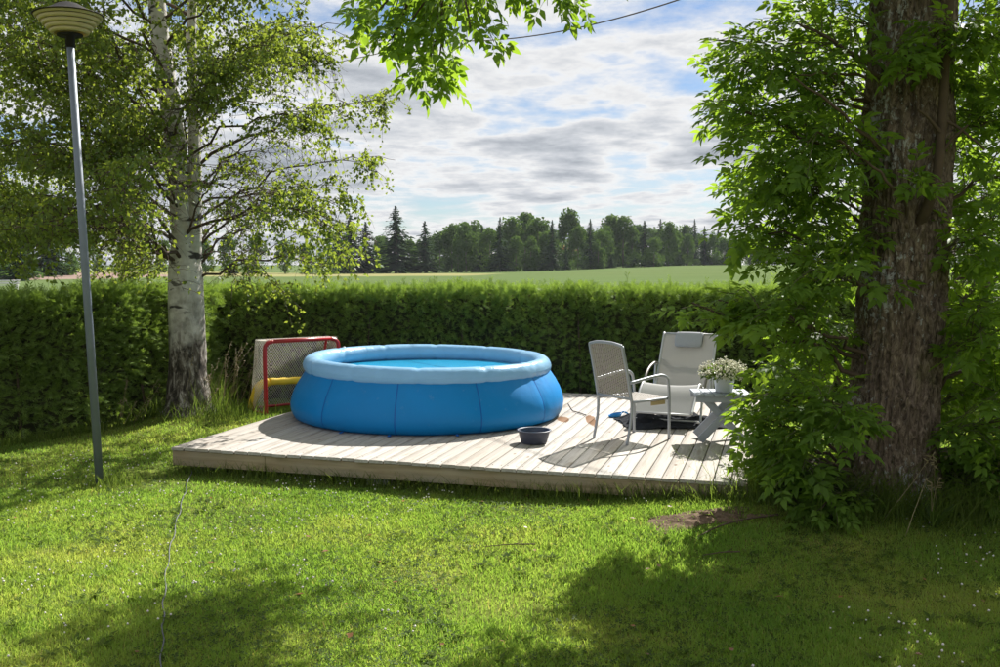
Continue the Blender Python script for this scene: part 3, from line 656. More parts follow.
pp = np.array((table.location[0] + 0.03, table.location[1] - 0.03, DZ + TH + 0.001))
plant = thing('potted_plant', pp, 'white pot of small white flowers on the grey side table', 'plant')
lpart('pot', MB().lathe([(0.001, 0.002), (0.078, 0.002), (0.086, 0.012), (0.105, 0.13), (0.114, 0.135), (0.115, 0.155), (0.105, 0.156), (0.098, 0.135), (0.001, 0.12)], 36), M['white_pot'], plant, True)
lpart('soil', MB().lathe([(0.001, 0.132), (0.095, 0.128)], 20), M['potsoil'], plant)
n = 420; d = unit(n); d[:, 2] = np.abs(d[:, 2]) * 0.75 - 0.12; rad = 0.10 + 0.12 * rng.random(n)
c0 = np.array((0, 0, 0.16)); LP = c0 + d * rad[:, None] * np.array((1.1, 1.1, 0.85))
LT = ([(0, 0, 0), (-0.32, 0.45, 0.08), (0, 0.5, -0.03), (0.32, 0.45, 0.08), (0, 1, 0)], [np.array([(0, 2, 1), (0, 3, 2), (1, 2, 4), (2, 3, 4)])])
V, F = scatter(*LT, LP, d + unit(n) * 0.8, unit(n), 0.035 + 0.02 * rng.random(n))
link('foliage', mesh_np('foliage', V, F), M['pot_leaf'], plant, kind='stuff')
st = MB()
n = 150; d = unit(n); d[:, 2] = np.abs(d[:, 2]) * 0.8 + 0.02; BP = c0 + d * (0.165 + 0.07 * rng.random(n))[:, None] * np.array((1.12, 1.1, 0.95))
BP[:16] = BP[:16] + np.array((0.07, 0, -0.03))
for p in BP[::3]: st.tube([c0 * 0.9, (c0 + p) / 2 + (0, 0, 0.01), p], 0.0022, 4, cap=False)
lpart('stems', st, M['green_twig'], plant, kind='stuff')
PT = []; ic = np.array([(1, 0, 0), (-1, 0, 0), (0, 1, 0), (0, -1, 0), (0, 0, 1), (0, 0, -1)], float)
OF = np.array([(4, 0, 2), (4, 2, 1), (4, 1, 3), (4, 3, 0), (5, 2, 0), (5, 1, 2), (5, 3, 1), (5, 0, 3)])
cl = np.repeat(BP, 7, 0) + rng.normal(size=(n * 7, 3)) * 0.012
V, F = scatter(ic, [OF], cl, unit(len(cl)), unit(len(cl)), np.stack((0.008 + 0.004 * rng.random(len(cl)), 0.008 + 0.004 * rng.random(len(cl)), 0.004 + 0.003 * rng.random(len(cl))), 1))
link('blossoms', mesh_np('blossoms', V, F), M['petal'], plant, kind='stuff')

# ------------------------------------------------------------------ hockey goal and yellow frame
G0 = np.array((-3.17, 12.75, 0)); G0[2] = 0.0; gd = np.array((0.8, 0.6, 0)); gb = np.array((-0.6, 0.8, 0)); GW = 1.10; GH = 1.0
GZ = float(ground_z(G0[0], G0[1])); goal = thing('hockey_goal', (G0[0], G0[1], GZ), 'red framed street hockey goal with white net behind the pool', 'goal', rz=math.atan2(gd[1], gd[0]))
# local: x along the mouth, y backwards
lpart('left_post', MB().tube(curve([(0, 0, 0.0), (0, 0, 0.45), (0, 0, GH - 0.13), (0.03, 0, GH - 0.035), (0.12, 0, GH)], 30), 0.027, 12), M['red_paint'], goal, True)
lpart('right_post', MB().tube(curve([(GW, 0, 0.0), (GW, 0, 0.45), (GW, 0, GH - 0.13), (GW - 0.03, 0, GH - 0.035), (GW - 0.12, 0, GH)], 30), 0.027, 12), M['red_paint'], goal, True)
lpart('crossbar', MB().tube([(0.118, 0, GH), (GW - 0.118, 0, GH)], 0.027, 12), M['red_paint'], goal, True)
lpart('rear_frame', MB().tube(curve([(0, 0.02, 0.025), (-0.02, 0.4, 0.025), (0.12, 0.60, 0.025), (GW - 0.12, 0.60, 0.025), (GW + 0.02, 0.4, 0.025), (GW, 0.02, 0.025)], 40), 0.02, 8), M['red_paint'], goal, True)
for x in (0.1, GW - 0.1): lpart('brace', MB().tube(curve([(x, 0.0, GH - 0.01), (x, 0.16, GH - 0.02), (x, 0.24, GH - 0.25), (x, 0.27, 0.55)], 16), 0.018, 8), M['red_paint'], goal, True)
NETL = np.array((0, .08, .17, .235, .765, .83, .92, 1.0))
def net_surface(u, v):
    """u 0..1 round the back from left post to right post, v 0..1 bottom to top"""
    top = np.array([(0.02, 0.0), (-0.03, 0.12), (-0.01, 0.30), (0.10, 0.34), (GW - 0.10, 0.34), (GW + 0.01, 0.30), (GW + 0.03, 0.12), (GW - 0.02, 0.0)])
    bot = np.array([(0.0, 0.03), (-0.04, 0.22), (-0.03, 0.48), (0.12, 0.62), (GW - 0.12, 0.62), (GW + 0.03, 0.48), (GW + 0.04, 0.22), (GW, 0.03)])
    L = NETL; k = v * v * 0.35 + v * 0.65 + 0.10 * math.sin(math.pi * v)
    p = [(np.interp(u, L, bot[:, i]) * (1 - k) + np.interp(u, L, top[:, i]) * k) for i in (0, 1)]
    return np.array((p[0], p[1], 0.03 + v * (GH - 0.03 + 0.01)))
def net(fn, nu, nv, r):
    m = MB()
    P = [[fn((i + 0.5 * (j % 2)) / nu if 0 < i + 0.5 * (j % 2) < nu else (0.0 if i == 0 else 1.0), j / nv) for i in range(nu + 1)] for j in range(nv + 1)]
    for j in range(nv):
        for i in range(nu + 1):
            for di in ((0, -1) if j % 2 == 0 else (0, 1)):
                k = i + di
                if 0 <= k <= nu and np.linalg.norm(P[j][i] - P[j + 1][k]) > 1e-4: m.tube([P[j][i], P[j + 1][k]], r, 3, cap=False)
    return m
lpart('net', net(net_surface, 46, 38, 0.0032), M['net'], goal, kind='stuff')
def net_top(u, v): a = net_surface(u, 1.0); f = np.array((0.02 + u * (GW - 0.04), 0.0, GH + 0.02)); return f * (1 - v) + a * v + np.array((0, 0, -0.01 * math.sin(math.pi * v)))
lpart('net_roof', net(net_top, 40, 10, 0.0026), M['net'], goal, kind='stuff')
lac = MB()
for i in range(26):
    x = 0.02 + i * 0.04; lac.tube([(x, -0.01, GH + 0.028), (x + 0.02, 0.03, GH + 0.03)], 0.004, 4)
lpart('lacing', lac, M['net_red'], goal, kind='stuff')
yf = thing('yellow_tube_frame', (G0[0], G0[1], GZ), 'yellow sleeved tube frame standing inside the red goal net', 'tube frame', rz=math.atan2(gd[1], gd[0]))
lpart('upright', MB().tube(curve([(-0.01, 0.46, 0.06), (0.0, 0.38, 0.2), (0.04, 0.31, 0.36), (0.17, 0.28, 0.42)], 20), 0.062, 14), M['yellow_tube'], yf, True)
xs = np.linspace(0.165, GW - 0.165, 22); lpart('crosspiece', MB().tube(np.stack((xs, xs * 0 + 0.28, 0.422 - 0.012 * np.sin((xs - 0.165) / (GW - 0.33) * math.pi)), 1), 0.05 + 0.003 * np.sin(xs * 37), 14), M['yellow_tube'], yf, True)
lpart('upright', MB().tube(curve([(GW - 0.055, 0.50, 0.03), (GW - 0.055, 0.40, 0.2), (GW - 0.085, 0.31, 0.36), (GW - 0.17, 0.28, 0.42)], 20), 0.05, 14), M['yellow_tube'], yf, True)

# ------------------------------------------------------------------ lamp post
lb = gp(100, 487, 0); LZ = float(ground_z(lb[0], lb[1]))
lt = at(70, 38, lb[1] + 0.0)
lamp = thing('lamp_post', (lb[0], lb[1], LZ), 'tall grey garden lamp post with black cap and cream louvred shade', 'lamp post')
pb = np.array((lb[0], lb[1], LZ - 0.05)); ax = (lt - pb) / np.linalg.norm(lt - pb)
part('pole', MB().tube([pb, pb + (lt - pb) * 0.5, lt], (0.037, 0.035, 0.032), 16), M['pole'], lamp, True)
rot = np.array(Vector(ax).to_track_quat('Z', 'X').to_matrix())
def lamp_part(name, mb_, mat, par=lamp):
    m = MB(); V = np.concatenate(mb_.V) @ rot.T + lt; m.V = [V]; m.n = len(V); m.Q = mb_.Q; m.T = mb_.T; return part(name, m, mat, par, True)
lamp_part('collar', MB().lathe([(0.001, -0.10), (0.041, -0.08), (0.041, 0.015), (0.11, 0.018), (0.11, 0.03), (0.001, 0.04)], 28), M['black_metal'])
for i in range(5):
    z0 = 0.035 + i * 0.034; r0 = 0.150 + i * 0.030 
    lamp_part('shade_ring', MB().lathe([(r0 - 0.02, z0 + 0.004), (r0, z0), (r0 + 0.012, z0 + 0.006), (r0 + 0.022, z0 + 0.030), (r0 + 0.014, z0 + 0.032), (r0 + 0.004, z0 + 0.010), (r0 - 0.02, z0 + 0.004)], 48), M['cream'])
lamp_part('cap', MB().lathe([(0.001, 0.315), (0.04, 0.312), (0.09, 0.295), (0.17, 0.25), (0.25, 0.213), (0.305, 0.196), (0.30, 0.188), (0.24, 0.20), (0.001, 0.215)], 48), M['black_metal'])

# ------------------------------------------------------------------ vegetation generators
def wander(p0, p1, n=9, bow=0.0, jit=0.04, up=(0, 0, 1)):
    p0 = np.asarray(p0, float); p1 = np.asarray(p1, float); t = np.linspace(0, 1, n)[:, None]; L = np.linalg.norm(p1 - p0)
    P = p0 * (1 - t) + p1 * t + np.array(up, float) * bow * L * (4 * t * (1 - t))
    J = rng.normal(size=(n, 3)) * jit * L * np.sqrt(t * (1 - t)) * 0.9
    return P + J
def path_at(P, t):
    f = t * (len(P) - 1); i = min(int(f), len(P) - 2); return P[i] * (1 - (f - i)) + P[i + 1] * (f - i)

# --- compound maple leaf template (axis +y, normal +z)
def leaflet(o, ang, L, w, droop=0.0):
    c, s = math.cos(ang), math.sin(ang); pts = [(0, 0, 0), (-w, 0.34, 0.10), (0, 0.34, -0.02), (w, 0.34, 0.10), (-w * 0.72, 0.64, 0.07), (0, 0.64, -0.03), (w * 0.72, 0.64, 0.07), (0, 1.0, -0.10 - droop)]
    V = [(o[0] + L * (x * c + y * s), o[1] + L * (-x * s + y * c), o[2] + L * z * 0.6) for x, y, z in pts]
    T = [(0, 2, 1), (0, 3, 2), (4, 5, 7), (5, 6, 7)]; Q = [(1, 2, 5, 4), (2, 3, 6, 5)]; return V, T, Q
def compound(seed):
    r = random.Random(seed); m = MB()
    def lf(o, a, L): 
        V, T, Q = leaflet(o, a, L, 0.225 + r.uniform(-.03, .04), r.uniform(0, .15)); m.add(V, T, Q)
    lf((0, 0.135, 0), r.uniform(-.15, .15), 0.115)
    for y, L in ((0.118, 0.10), (0.055, 0.092)):
        for s in (-1, 1): lf((s * 0.004, y, 0), s * r.uniform(0.75, 1.1), L * r.uniform(0.85, 1.1))
    m.add([(-0.0016, -0.05, 0), (0.0016, -0.05, 0), (0.001, 0.135, 0.001), (-0.001, 0.135, 0.001)], Q=[(0, 1, 2, 3)])
    return np.concatenate(m.V), [np.concatenate(m.T), np.concatenate(m.Q)]
COMP = [compound(k) for k in range(4)]

def build_maple():
    bx, by = MAPLE; bz = float(ground_z(bx, by)) - 0.03
    root = thing('maple_tree', (bx, by, bz), 'large ash leaved maple with furrowed grey brown trunk and drooping branches', 'tree')
    O = np.array((bx, by, bz))
    # trunk with real furrows
    nz, na = 460, 260; zs = np.linspace(0, 7.5, nz); a = np.arange(na) * 2 * math.pi / na
    ZZ, AA = np.meshgrid(zs, a, indexing='ij')
    Rr = 0.33 - 0.008 * ZZ + 0.16 * np.exp(-ZZ / 0.28) * (0.7 + 0.6 * np.cos(AA * 5 + 0.7) * 0.5) + 0.03 * np.exp(-((ZZ - 2.95) / 0.22) ** 2) * (1 - np.cos(AA - 0.4)) * 0.7
    Rr += 0.035 * (fbm(np.cos(AA) * 1.3 + 4, np.sin(AA) * 1.3 + 4, ZZ * 0.6, 15, 3) - 0.5)
    warp = 1.6 * (fbm(np.cos(AA) * 2 + 3, np.sin(AA) * 2 + 3, ZZ * 1.3, 25, 3) - 0.5)
    cu, su = np.cos(AA + warp * 0.12), np.sin(AA + warp * 0.12)
    rid = 1 - np.abs(2 * vn(cu * 9.5 + 30, su * 9.5 + 30, ZZ * 4.6 + warp * 2, 31) - 1)
    rid2 = 1 - np.abs(2 * vn(cu * 19 + 60, su * 19 + 60, ZZ * 12 + warp * 3, 33) - 1)
    Rr += 0.050 * (rid ** 1.3 - 0.5) + 0.026 * (rid2 - 0.5)
    cx = 0.02 + 0.055 * ZZ * 0.6 + 0.03 * np.sin(ZZ * 0.9); cy = 0.03 * ZZ * 0.3
    P = np.stack((cx + Rr * np.cos(AA), cy + Rr * np.sin(AA), ZZ), 2); P = np.concatenate((P, P[:, :1]), 1)
    lpart('trunk', MB().grid(P[:, ::-1]), M['maple_bark'], root, True)
    def trunk_c(z): return O + np.array((0.02 + 0.033 * z + 0.03 * math.sin(z * 0.9), 0.009 * z, z))
    limbs = MB(); twigs = MB(); LPos = []; LDir = []; LUp = []
    def spray(br, center, rad, ntw, nleaf, flat=1.0):
        center = np.asarray(center, float)
        for k in range(ntw):
            t = rnd.uniform(0.35, 1.0); s = path_at(br, t)
            v = unit(1)[0] * rnd.random() ** 0.4 * np.array(rad) * np.array((1, 1, flat))
            e = center + v
            P = wander(s, e, 7, rnd.uniform(0.0, 0.10), 0.05); P[-1, 2] -= 0.06; P[-2, 2] -= 0.02
            twigs.tube(P, np.linspace(0.006, 0.0022, 7), 4, cap=False)
            ln = np.linalg.norm(e - s); nl = max(3, int(nleaf * min(1.3, 0.5 + ln)))
            for q in range(nl):
                u = 0.30 + 0.70 * (q + rnd.random()) / nl; p = path_at(P, min(u, 1.0)); d = path_at(P, min(1, u + 0.05)) - path_at(P, max(0, u - 0.05)); d /= np.linalg.norm(d) + 1e-9
                for sgn in (-1, 1):
                    sd = np.cross(d, (0, 0, 1)); sd /= np.linalg.norm(sd) + 1e-9
                    dirv = d * rnd.uniform(0.3, 0.9) + sd * sgn * rnd.uniform(0.4, 1.0) + np.array((0, 0, rnd.uniform(-0.75, 0.10)))
                    dirv /= np.linalg.norm(dirv); LPos.append(p + dirv * 0.05); LDir.append(dirv); LUp.append(np.array((rnd.uniform(-.7, .7), rnd.uniform(-.7, .7), 1.0)))
    def limb(z0, center, r0, bow=0.08, n=12, start=None):
        s = trunk_c(z0) if start is None else np.asarray(start, float)
        P = wander(s, center, n, bow, 0.035); limbs.tube(P, np.linspace(r0, max(0.005, r0 * 0.3), n), 8, cap=False); return P
    # low and middle sprays left of the trunk: (px, py, depth, radius, twigs)
    left = [(742, 60, 7.6, .50, 15), (800, 25, 7.2, .55, 17), (840, 95, 8.3, .5, 15), (735, 110, 7.4, .30, 9), (770, 130, 8.6, .55, 15),
            (735, 180, 8.8, .38, 10), (800, 190, 7.6, .55, 18), (768, 215, 8.2, .44, 15), (845, 190, 9.0, .6, 14), (825, 265, 7.2, .52, 17), (800, 268, 7.7, .40, 14),
            (718, 300, 7.4, .18, 6), (758, 308, 7.1, .32, 11), (800, 335, 7.9, .55, 17), (845, 330, 8.8, .6, 16), (800, 395, 7.4, .46, 15), (825, 405, 6.9, .36, 13), (772, 425, 7.3, .27, 8), (757, 440, 7.6, .2, 6), (752, 395, 7.7, .16, 4), (750, 418, 7.6, .14, 4),
            (800, 465, 7.1, .34, 12), (842, 470, 8.0, .45, 14), (822, 508, 6.9, .26, 10), (770, 455, 7.6, .22, 6), (860, 250, 9.2, .45, 9), (850, 40, 9.2, .5, 9), (800, 350, 9.0, .4, 12), (830, 440, 9.3, .5, 14), (740, 222, 7.9, .26, 8), (692, 303, 7.2, .13, 3), (720, 100, 8.0, .24, 6), (715, 40, 7.7, .2, 5), (815, 130, 7.1, .4, 11), (790, 70, 7.6, .5, 13), (840, 150, 7.4, .4, 10), (830, 20, 8.0, .5, 10), (845, 225, 7.5, .32, 8), (790, 145, 8.0, .45, 11), (755, 165, 7.6, .3, 8)]
    for px, py, d, rad, nt in left:
        c = at(px, py, d); hd_ = np.linalg.norm((c - O)[:2]); z0 = max(0.12, c[2] - bz - 0.45 * hd_)
        spray(limb(z0, c, 0.010 + 0.008 * hd_, 0.05), c, (rad, rad, rad), int(nt * 1.15), 4)
    right = [(975, 40, 7.2, .5, 15), (990, 120, 7.6, .5, 16), (965, 190, 8.4, .45, 14), (995, 230, 7.3, .45, 14), (970, 300, 8.2, .5, 15), (1000, 330, 7.2, .45, 14), (968, 390, 8.0, .42, 13),
             (1005, 420, 7.2, .45, 14), (972, 460, 7.6, .35, 12), (1010, 500, 7.3, .35, 12), (1060, 150, 7.6, .7, 14), (1060, 330, 7.8, .7, 14), (980, 250, 9.4, .6, 14), (975, 120, 9.4, .6, 14), (985, 360, 9.4, .6, 14), (985, 460, 9.3, .5, 12), (975, 60, 10.4, .7, 14), (990, 190, 10.4, .7, 14), (985, 300, 10.6, .7, 14), (1000, 10, 8.6, .6, 14), (955, 330, 9.6, .4, 10), (1040, 240, 9.5, .7, 14), (1040, 420, 9.5, .7, 14)]
    for px, py, d, rad, nt in right:
        c = at(px, py, d); hd_ = np.linalg.norm((c - O)[:2]); z0 = max(0.12, c[2] - bz - 0.5 * hd_)
        spray(limb(z0, c, 0.010 + 0.008 * hd_, 0.05), c, (rad, rad, rad), int(nt * 1.5), 4)
    # shoots across the front of the trunk
    for px, py, d, rad, nt, z0 in ((908, 178, 7.1, .15, 4, 2.1), (905, 55, 7.05, .2, 5, 3.4), (945, 25, 7.1, .3, 7, 3.5), (838, 498, 7.05, .14, 4, .3)):
        c = at(px, py, d); spray(limb(z0, c, 0.012, 0.02), c, (rad, rad, rad), nt, 3)
    # the thick water shoot climbing the right side of the trunk
    ws = np.array([at(912, 238, 7.62), at(927, 208, 7.38), at(938, 170, 7.32), at(943, 110, 7.3), at(947, 40, 7.28), at(956, -60, 7.2)])
    limbs.tube(curve(ws, 24), np.linspace(0.045, 0.028, 24), 10, cap=False)
    for a_, b_, r_ in (((943, 135), (918, 110), .018), ((944, 150), (968, 125), .016), ((945, 120), (985, 150), .014)):
        limbs.tube(wander(at(*a_, 7.3), at(*b_, 7.2), 6, 0.05, 0.03), np.linspace(r_, r_ * .5, 6), 6, cap=False)
    # bare thin branches crossing the sky gaps left of the trunk
    for a_, b_, da, db, r_ in (((868, 65), (790, 20), 7.3, 7.3, .017), ((866, 78), (800, 75), 7.3, 7.0, .012), ((880, 150), (795, 78), 7.1, 6.9, .016), ((895, 190), (840, 140), 7.0, 6.8, .012), ((850, 105), (800, 105), 7.3, 7.6, .01)):
        limbs.tube(wander(at(*a_, da), at(*b_, db), 8, 0.04, 0.03), np.linspace(r_, r_ * .45, 8), 6, cap=False)
    # limb overhead carrying the sprays that hang into the top of the picture
    e = at(440, -75, 6.6); big = wander(trunk_c(5.0), e, 16, 0.12, 0.02); limbs.tube(big, np.linspace(0.11, 0.03, 16), 10, cap=False)
    for px, py, d, rad, nt in ((385, 0, 6.6, .20, 5), (410, 22, 6.5, .22, 6), (440, 55, 6.5, .15, 4), (437, 10, 6.8, .25, 6), (475, 4, 6.5, .22, 5), (545, -8, 6.4, .16, 4), (580, -14, 6.5, .14, 3), (365, 0, 6.9, .14, 3), (510, -20, 6.6, .2, 4), (470, 28, 6.3, .16, 3), (392, 38, 6.6, .14, 4), (428, 62, 6.6, .13, 4), (372, 18, 6.7, .14, 3)):
        c = at(px, py, d); s = path_at(big, rnd.uniform(0.78, 1.0)); b = wander(s, c, 9, 0.03, 0.03); limbs.tube(b, np.linspace(0.016, 0.006, 9), 6, cap=False); spray(b, c, (rad,) * 3, nt, 3)
    # crown above the picture
    for k in range(30):
        aa = rnd.uniform(0, 2 * math.pi); rr = rnd.uniform(0.5, 3.0); z = rnd.uniform(4.3, 7.8)
        c = O + np.array((0.5 + rr * math.cos(aa), 0.2 + rr * math.sin(aa) * 0.95, z))
        if c[1] > 8.8 and c[0] < 4.4: continue
        if c[1] > 6.0 and (c[2] - 2.05) / c[1] < 0.30 and c[0] / c[1] < 0.30: continue
        spray(limb(min(6.9, max(4.9, z - 0.6 * rr)), c, 0.03 + 0.012 * rr, 0.06), c, (0.85, 0.85, 0.6), 13, 4)
    for k in range(18):
        c = np.array((rnd.uniform(-0.3, 6.0), rnd.uniform(3.4, 7.4), rnd.uniform(4.8, 7.2))); hd_ = np.linalg.norm((c - O)[:2])
        spray(limb(min(6.9, max(5.0, c[2] - 0.5 * hd_)), c, 0.03 + 0.012 * hd_, 0.06), c, (0.9, 0.9, 0.55), 13, 4)
    for c in ((1.6, 11.8, 6.6), (2.1, 12.3, 7.0), (1.9, 11.6, 6.3),):
        b = limb(5.2, np.array(c), 0.08, 0.10, 16); spray(b, np.array(c), (0.8, 0.8, 0.5), 22, 4)
    lpart2 = lambda nm, mb_, mt, kd=None: part(nm, mb_, mt, root, True, kd)
    lpart2('limbs', limbs, M['twig']); lpart2('twigs', twigs, M['green_twig'], 'stuff')
    P = np.array(LPos); D = np.array(LDir); Up = np.array(LUp); sc = 0.65 + 0.45 * rng.random(len(P))
    # the leaves that show largest are parts of their own
    dd = np.linalg.norm(P - CAM, axis=1); fw = P[:, 1] * math.cos(PITCH) - (P[:, 2] - CAM[2]) * math.sin(PITCH)
    sx = 500 + FPX * P[:, 0] / np.maximum(fw, .1); sy = 333.5 - FPX * (P[:, 1] * math.sin(PITCH) + (P[:, 2] - CAM[2]) * math.cos(PITCH)) / np.maximum(fw, .1)
    vis = (sx > 0) & (sx < 1000) & (sy > 0) & (sy < 667); key = np.where(vis, dd / sc, 1e9); order = np.argsort(key); own = order[:290]; rest = order[290:]
    mats = [mesh_np('leaf', v, f) for v, f in COMP]
    for k in own:
        y = D[k] / np.linalg.norm(D[k]); x = np.cross(y, Up[k]); x /= np.linalg.norm(x); z = np.cross(x, y); s = sc[k]
        o = link('leaf', mats[k % 4], M['maple_leaf'], root); T = Matrix(((x[0] * s, y[0] * s, z[0] * s, P[k][0] - O[0]), (x[1] * s, y[1] * s, z[1] * s, P[k][1] - O[1]), (x[2] * s, y[2] * s, z[2] * s, P[k][2] - O[2]), (0, 0, 0, 1)))
        o.matrix_basis = T
    mb_ = MB()
    for v in range(4):
        ii = rest[v::4]; V, F = scatter(*COMP[v], P[ii] - O, D[ii], Up[ii], sc[ii]); mb_.add(V, F[0], F[1])
    lpart('foliage', mb_, M['maple_leaf'], root, kind='stuff')
    print('maple leaves', len(P))
build_maple()

def build_birch():
    bx, by = BIRCH; bz = float(ground_z(bx, by)) - 0.03; O = np.array((bx, by, bz))
    root = thing('birch_tree', (bx, by, bz), 'white barked birch with two stems and light hanging foliage beside the hedge', 'tree')
    def stem(P, r, n=28, rough=0.0):
        P = np.asarray(P, float); m = len(P); m_ = MB(); a = np.arange(n) * 2 * math.pi / n; V = []
        for i in range(m):
            z = P[i][2]; k = 1 + rough * math.exp(-z / 1.3) * 2 * (fbm(np.cos(a) * 3.5 + 7, np.sin(a) * 3.5 + 7, z * 5, 53, 3) - 0.5) + 0.03 * (vn(np.cos(a) * 2 + 4, np.sin(a) * 2 + 4, z * 2, 57) - .5)
            V.append(np.stack((P[i][0] + r[i] * k * np.cos(a), P[i][1] + r[i] * k * np.sin(a), np.full(n, z)), 1))
        V = np.array(V); V = np.concatenate((V, V[:, :1]), 1); return m_.grid(V[:, ::-1])
    zs = np.concatenate((np.linspace(0, 2.1, 70), np.linspace(2.2, 11, 60)))
    px_ = np.interp(zs, (0, .4, 1.9, 3.5, 5, 11), (0.0, 0.0, -0.02, -0.10, -0.26, -0.5)); r = np.interp(zs, (0, .12, .5, 1.9, 2.3, 5, 11), (0.40, 0.30, 0.25, 0.225, 0.15, 0.115, 0.03))
    trunk = np.stack((px_, 0.1 * np.sin(zs * 0.6), zs), 1)
    lpart('trunk', stem(trunk, r, 40, 0.14), M['birch_bark'], root, True)
    z2 = np.linspace(1.45, 9.5, 60); s2 = np.stack((np.interp(z2, (1.45, 2.1, 3.2, 5, 9.5), (0.03, 0.10, 0.13, 0.10, 0.35)), np.interp(z2, (1.45, 2.1, 9.5), (0.02, 0.10, 0.3)), z2), 1)
    lpart('trunk', stem(s2, np.interp(z2, (1.45, 2.0, 3, 9.5), (0.10, 0.10, 0.085, 0.02)), 24, 0.05), M['birch_bark'], root, True)
    limbs = MB(); twigs = MB(); LPos = []; LDir = []
    def twig(s, e, nleaf, r=0.004):
        P = wander(s, e, 6, 0.05, 0.06); P[3:, 2] -= np.array((0.03, 0.08, 0.17)) * np.linalg.norm(e - s)
        twigs.tube(P, np.linspace(r, 0.0014, 6), 3, cap=False)
        u = np.sort(rng.random(nleaf)) * 0.9 + 0.1
        for v in u:
            p = path_at(P, v); LPos.append(p + rng.normal(size=3) * 0.025); LDir.append(rng.normal(size=3) * 0.7 + np.array((0, 0, -0.6)))
    def primary(z0, az, L, dens, droop, second=False, end=None):
        st = (s2 if second else trunk); b = np.array([np.interp(z0, st[:, 2], st[:, i]) for i in range(3)])
        d = np.array((math.cos(az), math.sin(az), 0)); e = b + d * L + np.array((0, 0, L * rnd.uniform(0.25, 0.5) - droop)) if end is None else end
        P = wander(b, e, 12, 0.10, 0.04); limbs.tube(P, np.linspace(0.007 + 0.006 * L, 0.0035, 12), 6, cap=False)
        for k in range(int(1.2 * dens * L)):
            t = rnd.uniform(0.22, 1.0) ; s = path_at(P, t); v = unit(1)[0]; l2 = (0.35 + 0.75 * (1 - t)) * rnd.uniform(0.6, 1.2) * min(1.3, L * 0.45)
            e2 = s + (d * 0.6 + v * np.array((1, 1, 0.7))) * l2 + np.array((0, 0, -0.12 * l2))
            Q = wander(s, e2, 7, 0.04, 0.05); limbs.tube(Q, np.linspace(0.006, 0.003, 7), 4, cap=False)
            for j in range(7):
                s3 = path_at(Q, rnd.uniform(0.25, 1.0)); w = unit(1)[0]; l3 = rnd.uniform(0.22, 0.55)
                twig(s3, s3 + w * np.array((1, 1, 0.6)) * l3 + np.array((0, 0, -0.25 * l3)), rnd.randrange(13, 21))
    # branches in view: all round the two stems
    k = 0
    for z0 in np.linspace(1.75, 5.6, 34):
        az = k * 2.399 + rnd.uniform(-.3, .3); L = rnd.uniform(2.0, 3.6) * (1.0 if z0 < 4.5 else 0.9)
        if abs(math.cos(az)) > 0.6: L *= 1.1
        if math.cos(az) > 0.3: L *= 0.72
        if math.sin(az) > 0.15 and math.cos(az) > -0.5:
            if rnd.random() < 0.6: az = -az
            else: L *= 0.6
        primary(z0, az, L, 5.2, 0.35 * L * rnd.uniform(0.4, 1.6) if z0 < 3.6 else 0.1 * L, k % 3 == 0); k += 1
    # branches towards the left edge of the picture and two long thin ones out over the field
    for px, py, d in ((15, 60, 11.6), (30, 140, 12.4), (20, 200, 12.0), (70, 215, 13.2), (60, 90, 13.5), (110, 40, 11.4), (120, 170, 11.2), (60, 150, 10.8), (130, 110, 10.9), (25, 100, 10.6), (80, 30, 10.8), (40, 215, 11.2), (110, 225, 11.3), (220, 60, 11.4), (240, 150, 11.6), (10, 20, 13), (-60, 120, 12.4), (-50, 200, 12.6), (-70, 40, 12.5)):
        e = at(px, py, d) - O; primary(max(1.9, e[2] - 1.1), math.atan2(e[1], e[0]), float(np.linalg.norm(e[:2])), 5.6, 0, False, e)
    for px, py, d, dn in ((395, 105, 13.2, 3.0), (370, 160, 13.4, 2.6), (335, 185, 13.0, 3.2), (330, 60, 12.6, 5.0), (345, 25, 13.0, 4.6), (300, 120, 12.4, 4.6), (290, 20, 12.0, 5.0), (280, 190, 14.2, 4.2), (290, 212, 14.2, 2.6), (245, 225, 13.6, 3.4)):
        e = at(px, py, d) - O; primary(max(1.9, e[2] - 0.9), math.atan2(e[1], e[0]), float(np.linalg.norm(e[:2])), dn, 0, True, e)
    # crown above the picture
    for j in range(20):
        z0 = rnd.uniform(5.6, 9.3); primary(z0, j * 2.399, rnd.uniform(1.0, 2.4) * (1 - (z0 - 5.6) / 7), 4.0, 0, j % 3 == 0)
    lpart('limbs', limbs, M['twig'], root, True); lpart('twigs', twigs, M['twig'], root, True, 'stuff')
    P = np.array(LPos); D = np.array(LDir); W_ = P + O; g = W_ - np.array(sun_dir) * ((W_[:, 2] - 0.8) / sun_dir[2])[:, None]
    gap = (g[:, 0] > -6.3) & (g[:, 0] < -3.9) & (g[:, 1] > 8.8) & (g[:, 1] < 13.4); fan = np.abs(W_[:, 0] / W_[:, 1] - BIRCH[0] / BIRCH[1]) < 0.020; kp = ~(gap & (rng.random(len(P)) < 0.82)) & ~(fan & (W_[:, 1] < BIRCH[1]) & (rng.random(len(P)) < 0.45)); P, D = P[kp], D[kp]; n = len(P)
    LT = ([(0, 0, 0), (-0.38, 0.36, 0.10), (0.38, 0.36, 0.10), (0, 1, -0.06), (0, 0.4, 0)], [np.array([(0, 4, 1), (0, 2, 4), (1, 4, 3), (4, 2, 3)])])
    V, F = scatter(*LT, P, D, unit(n), 0.040 + 0.030 * rng.random(n))
    link('foliage', mesh_np('foliage', V, F), M['birch_leaf'], root, kind='stuff'); print('birch leaves', n)
build_birch()

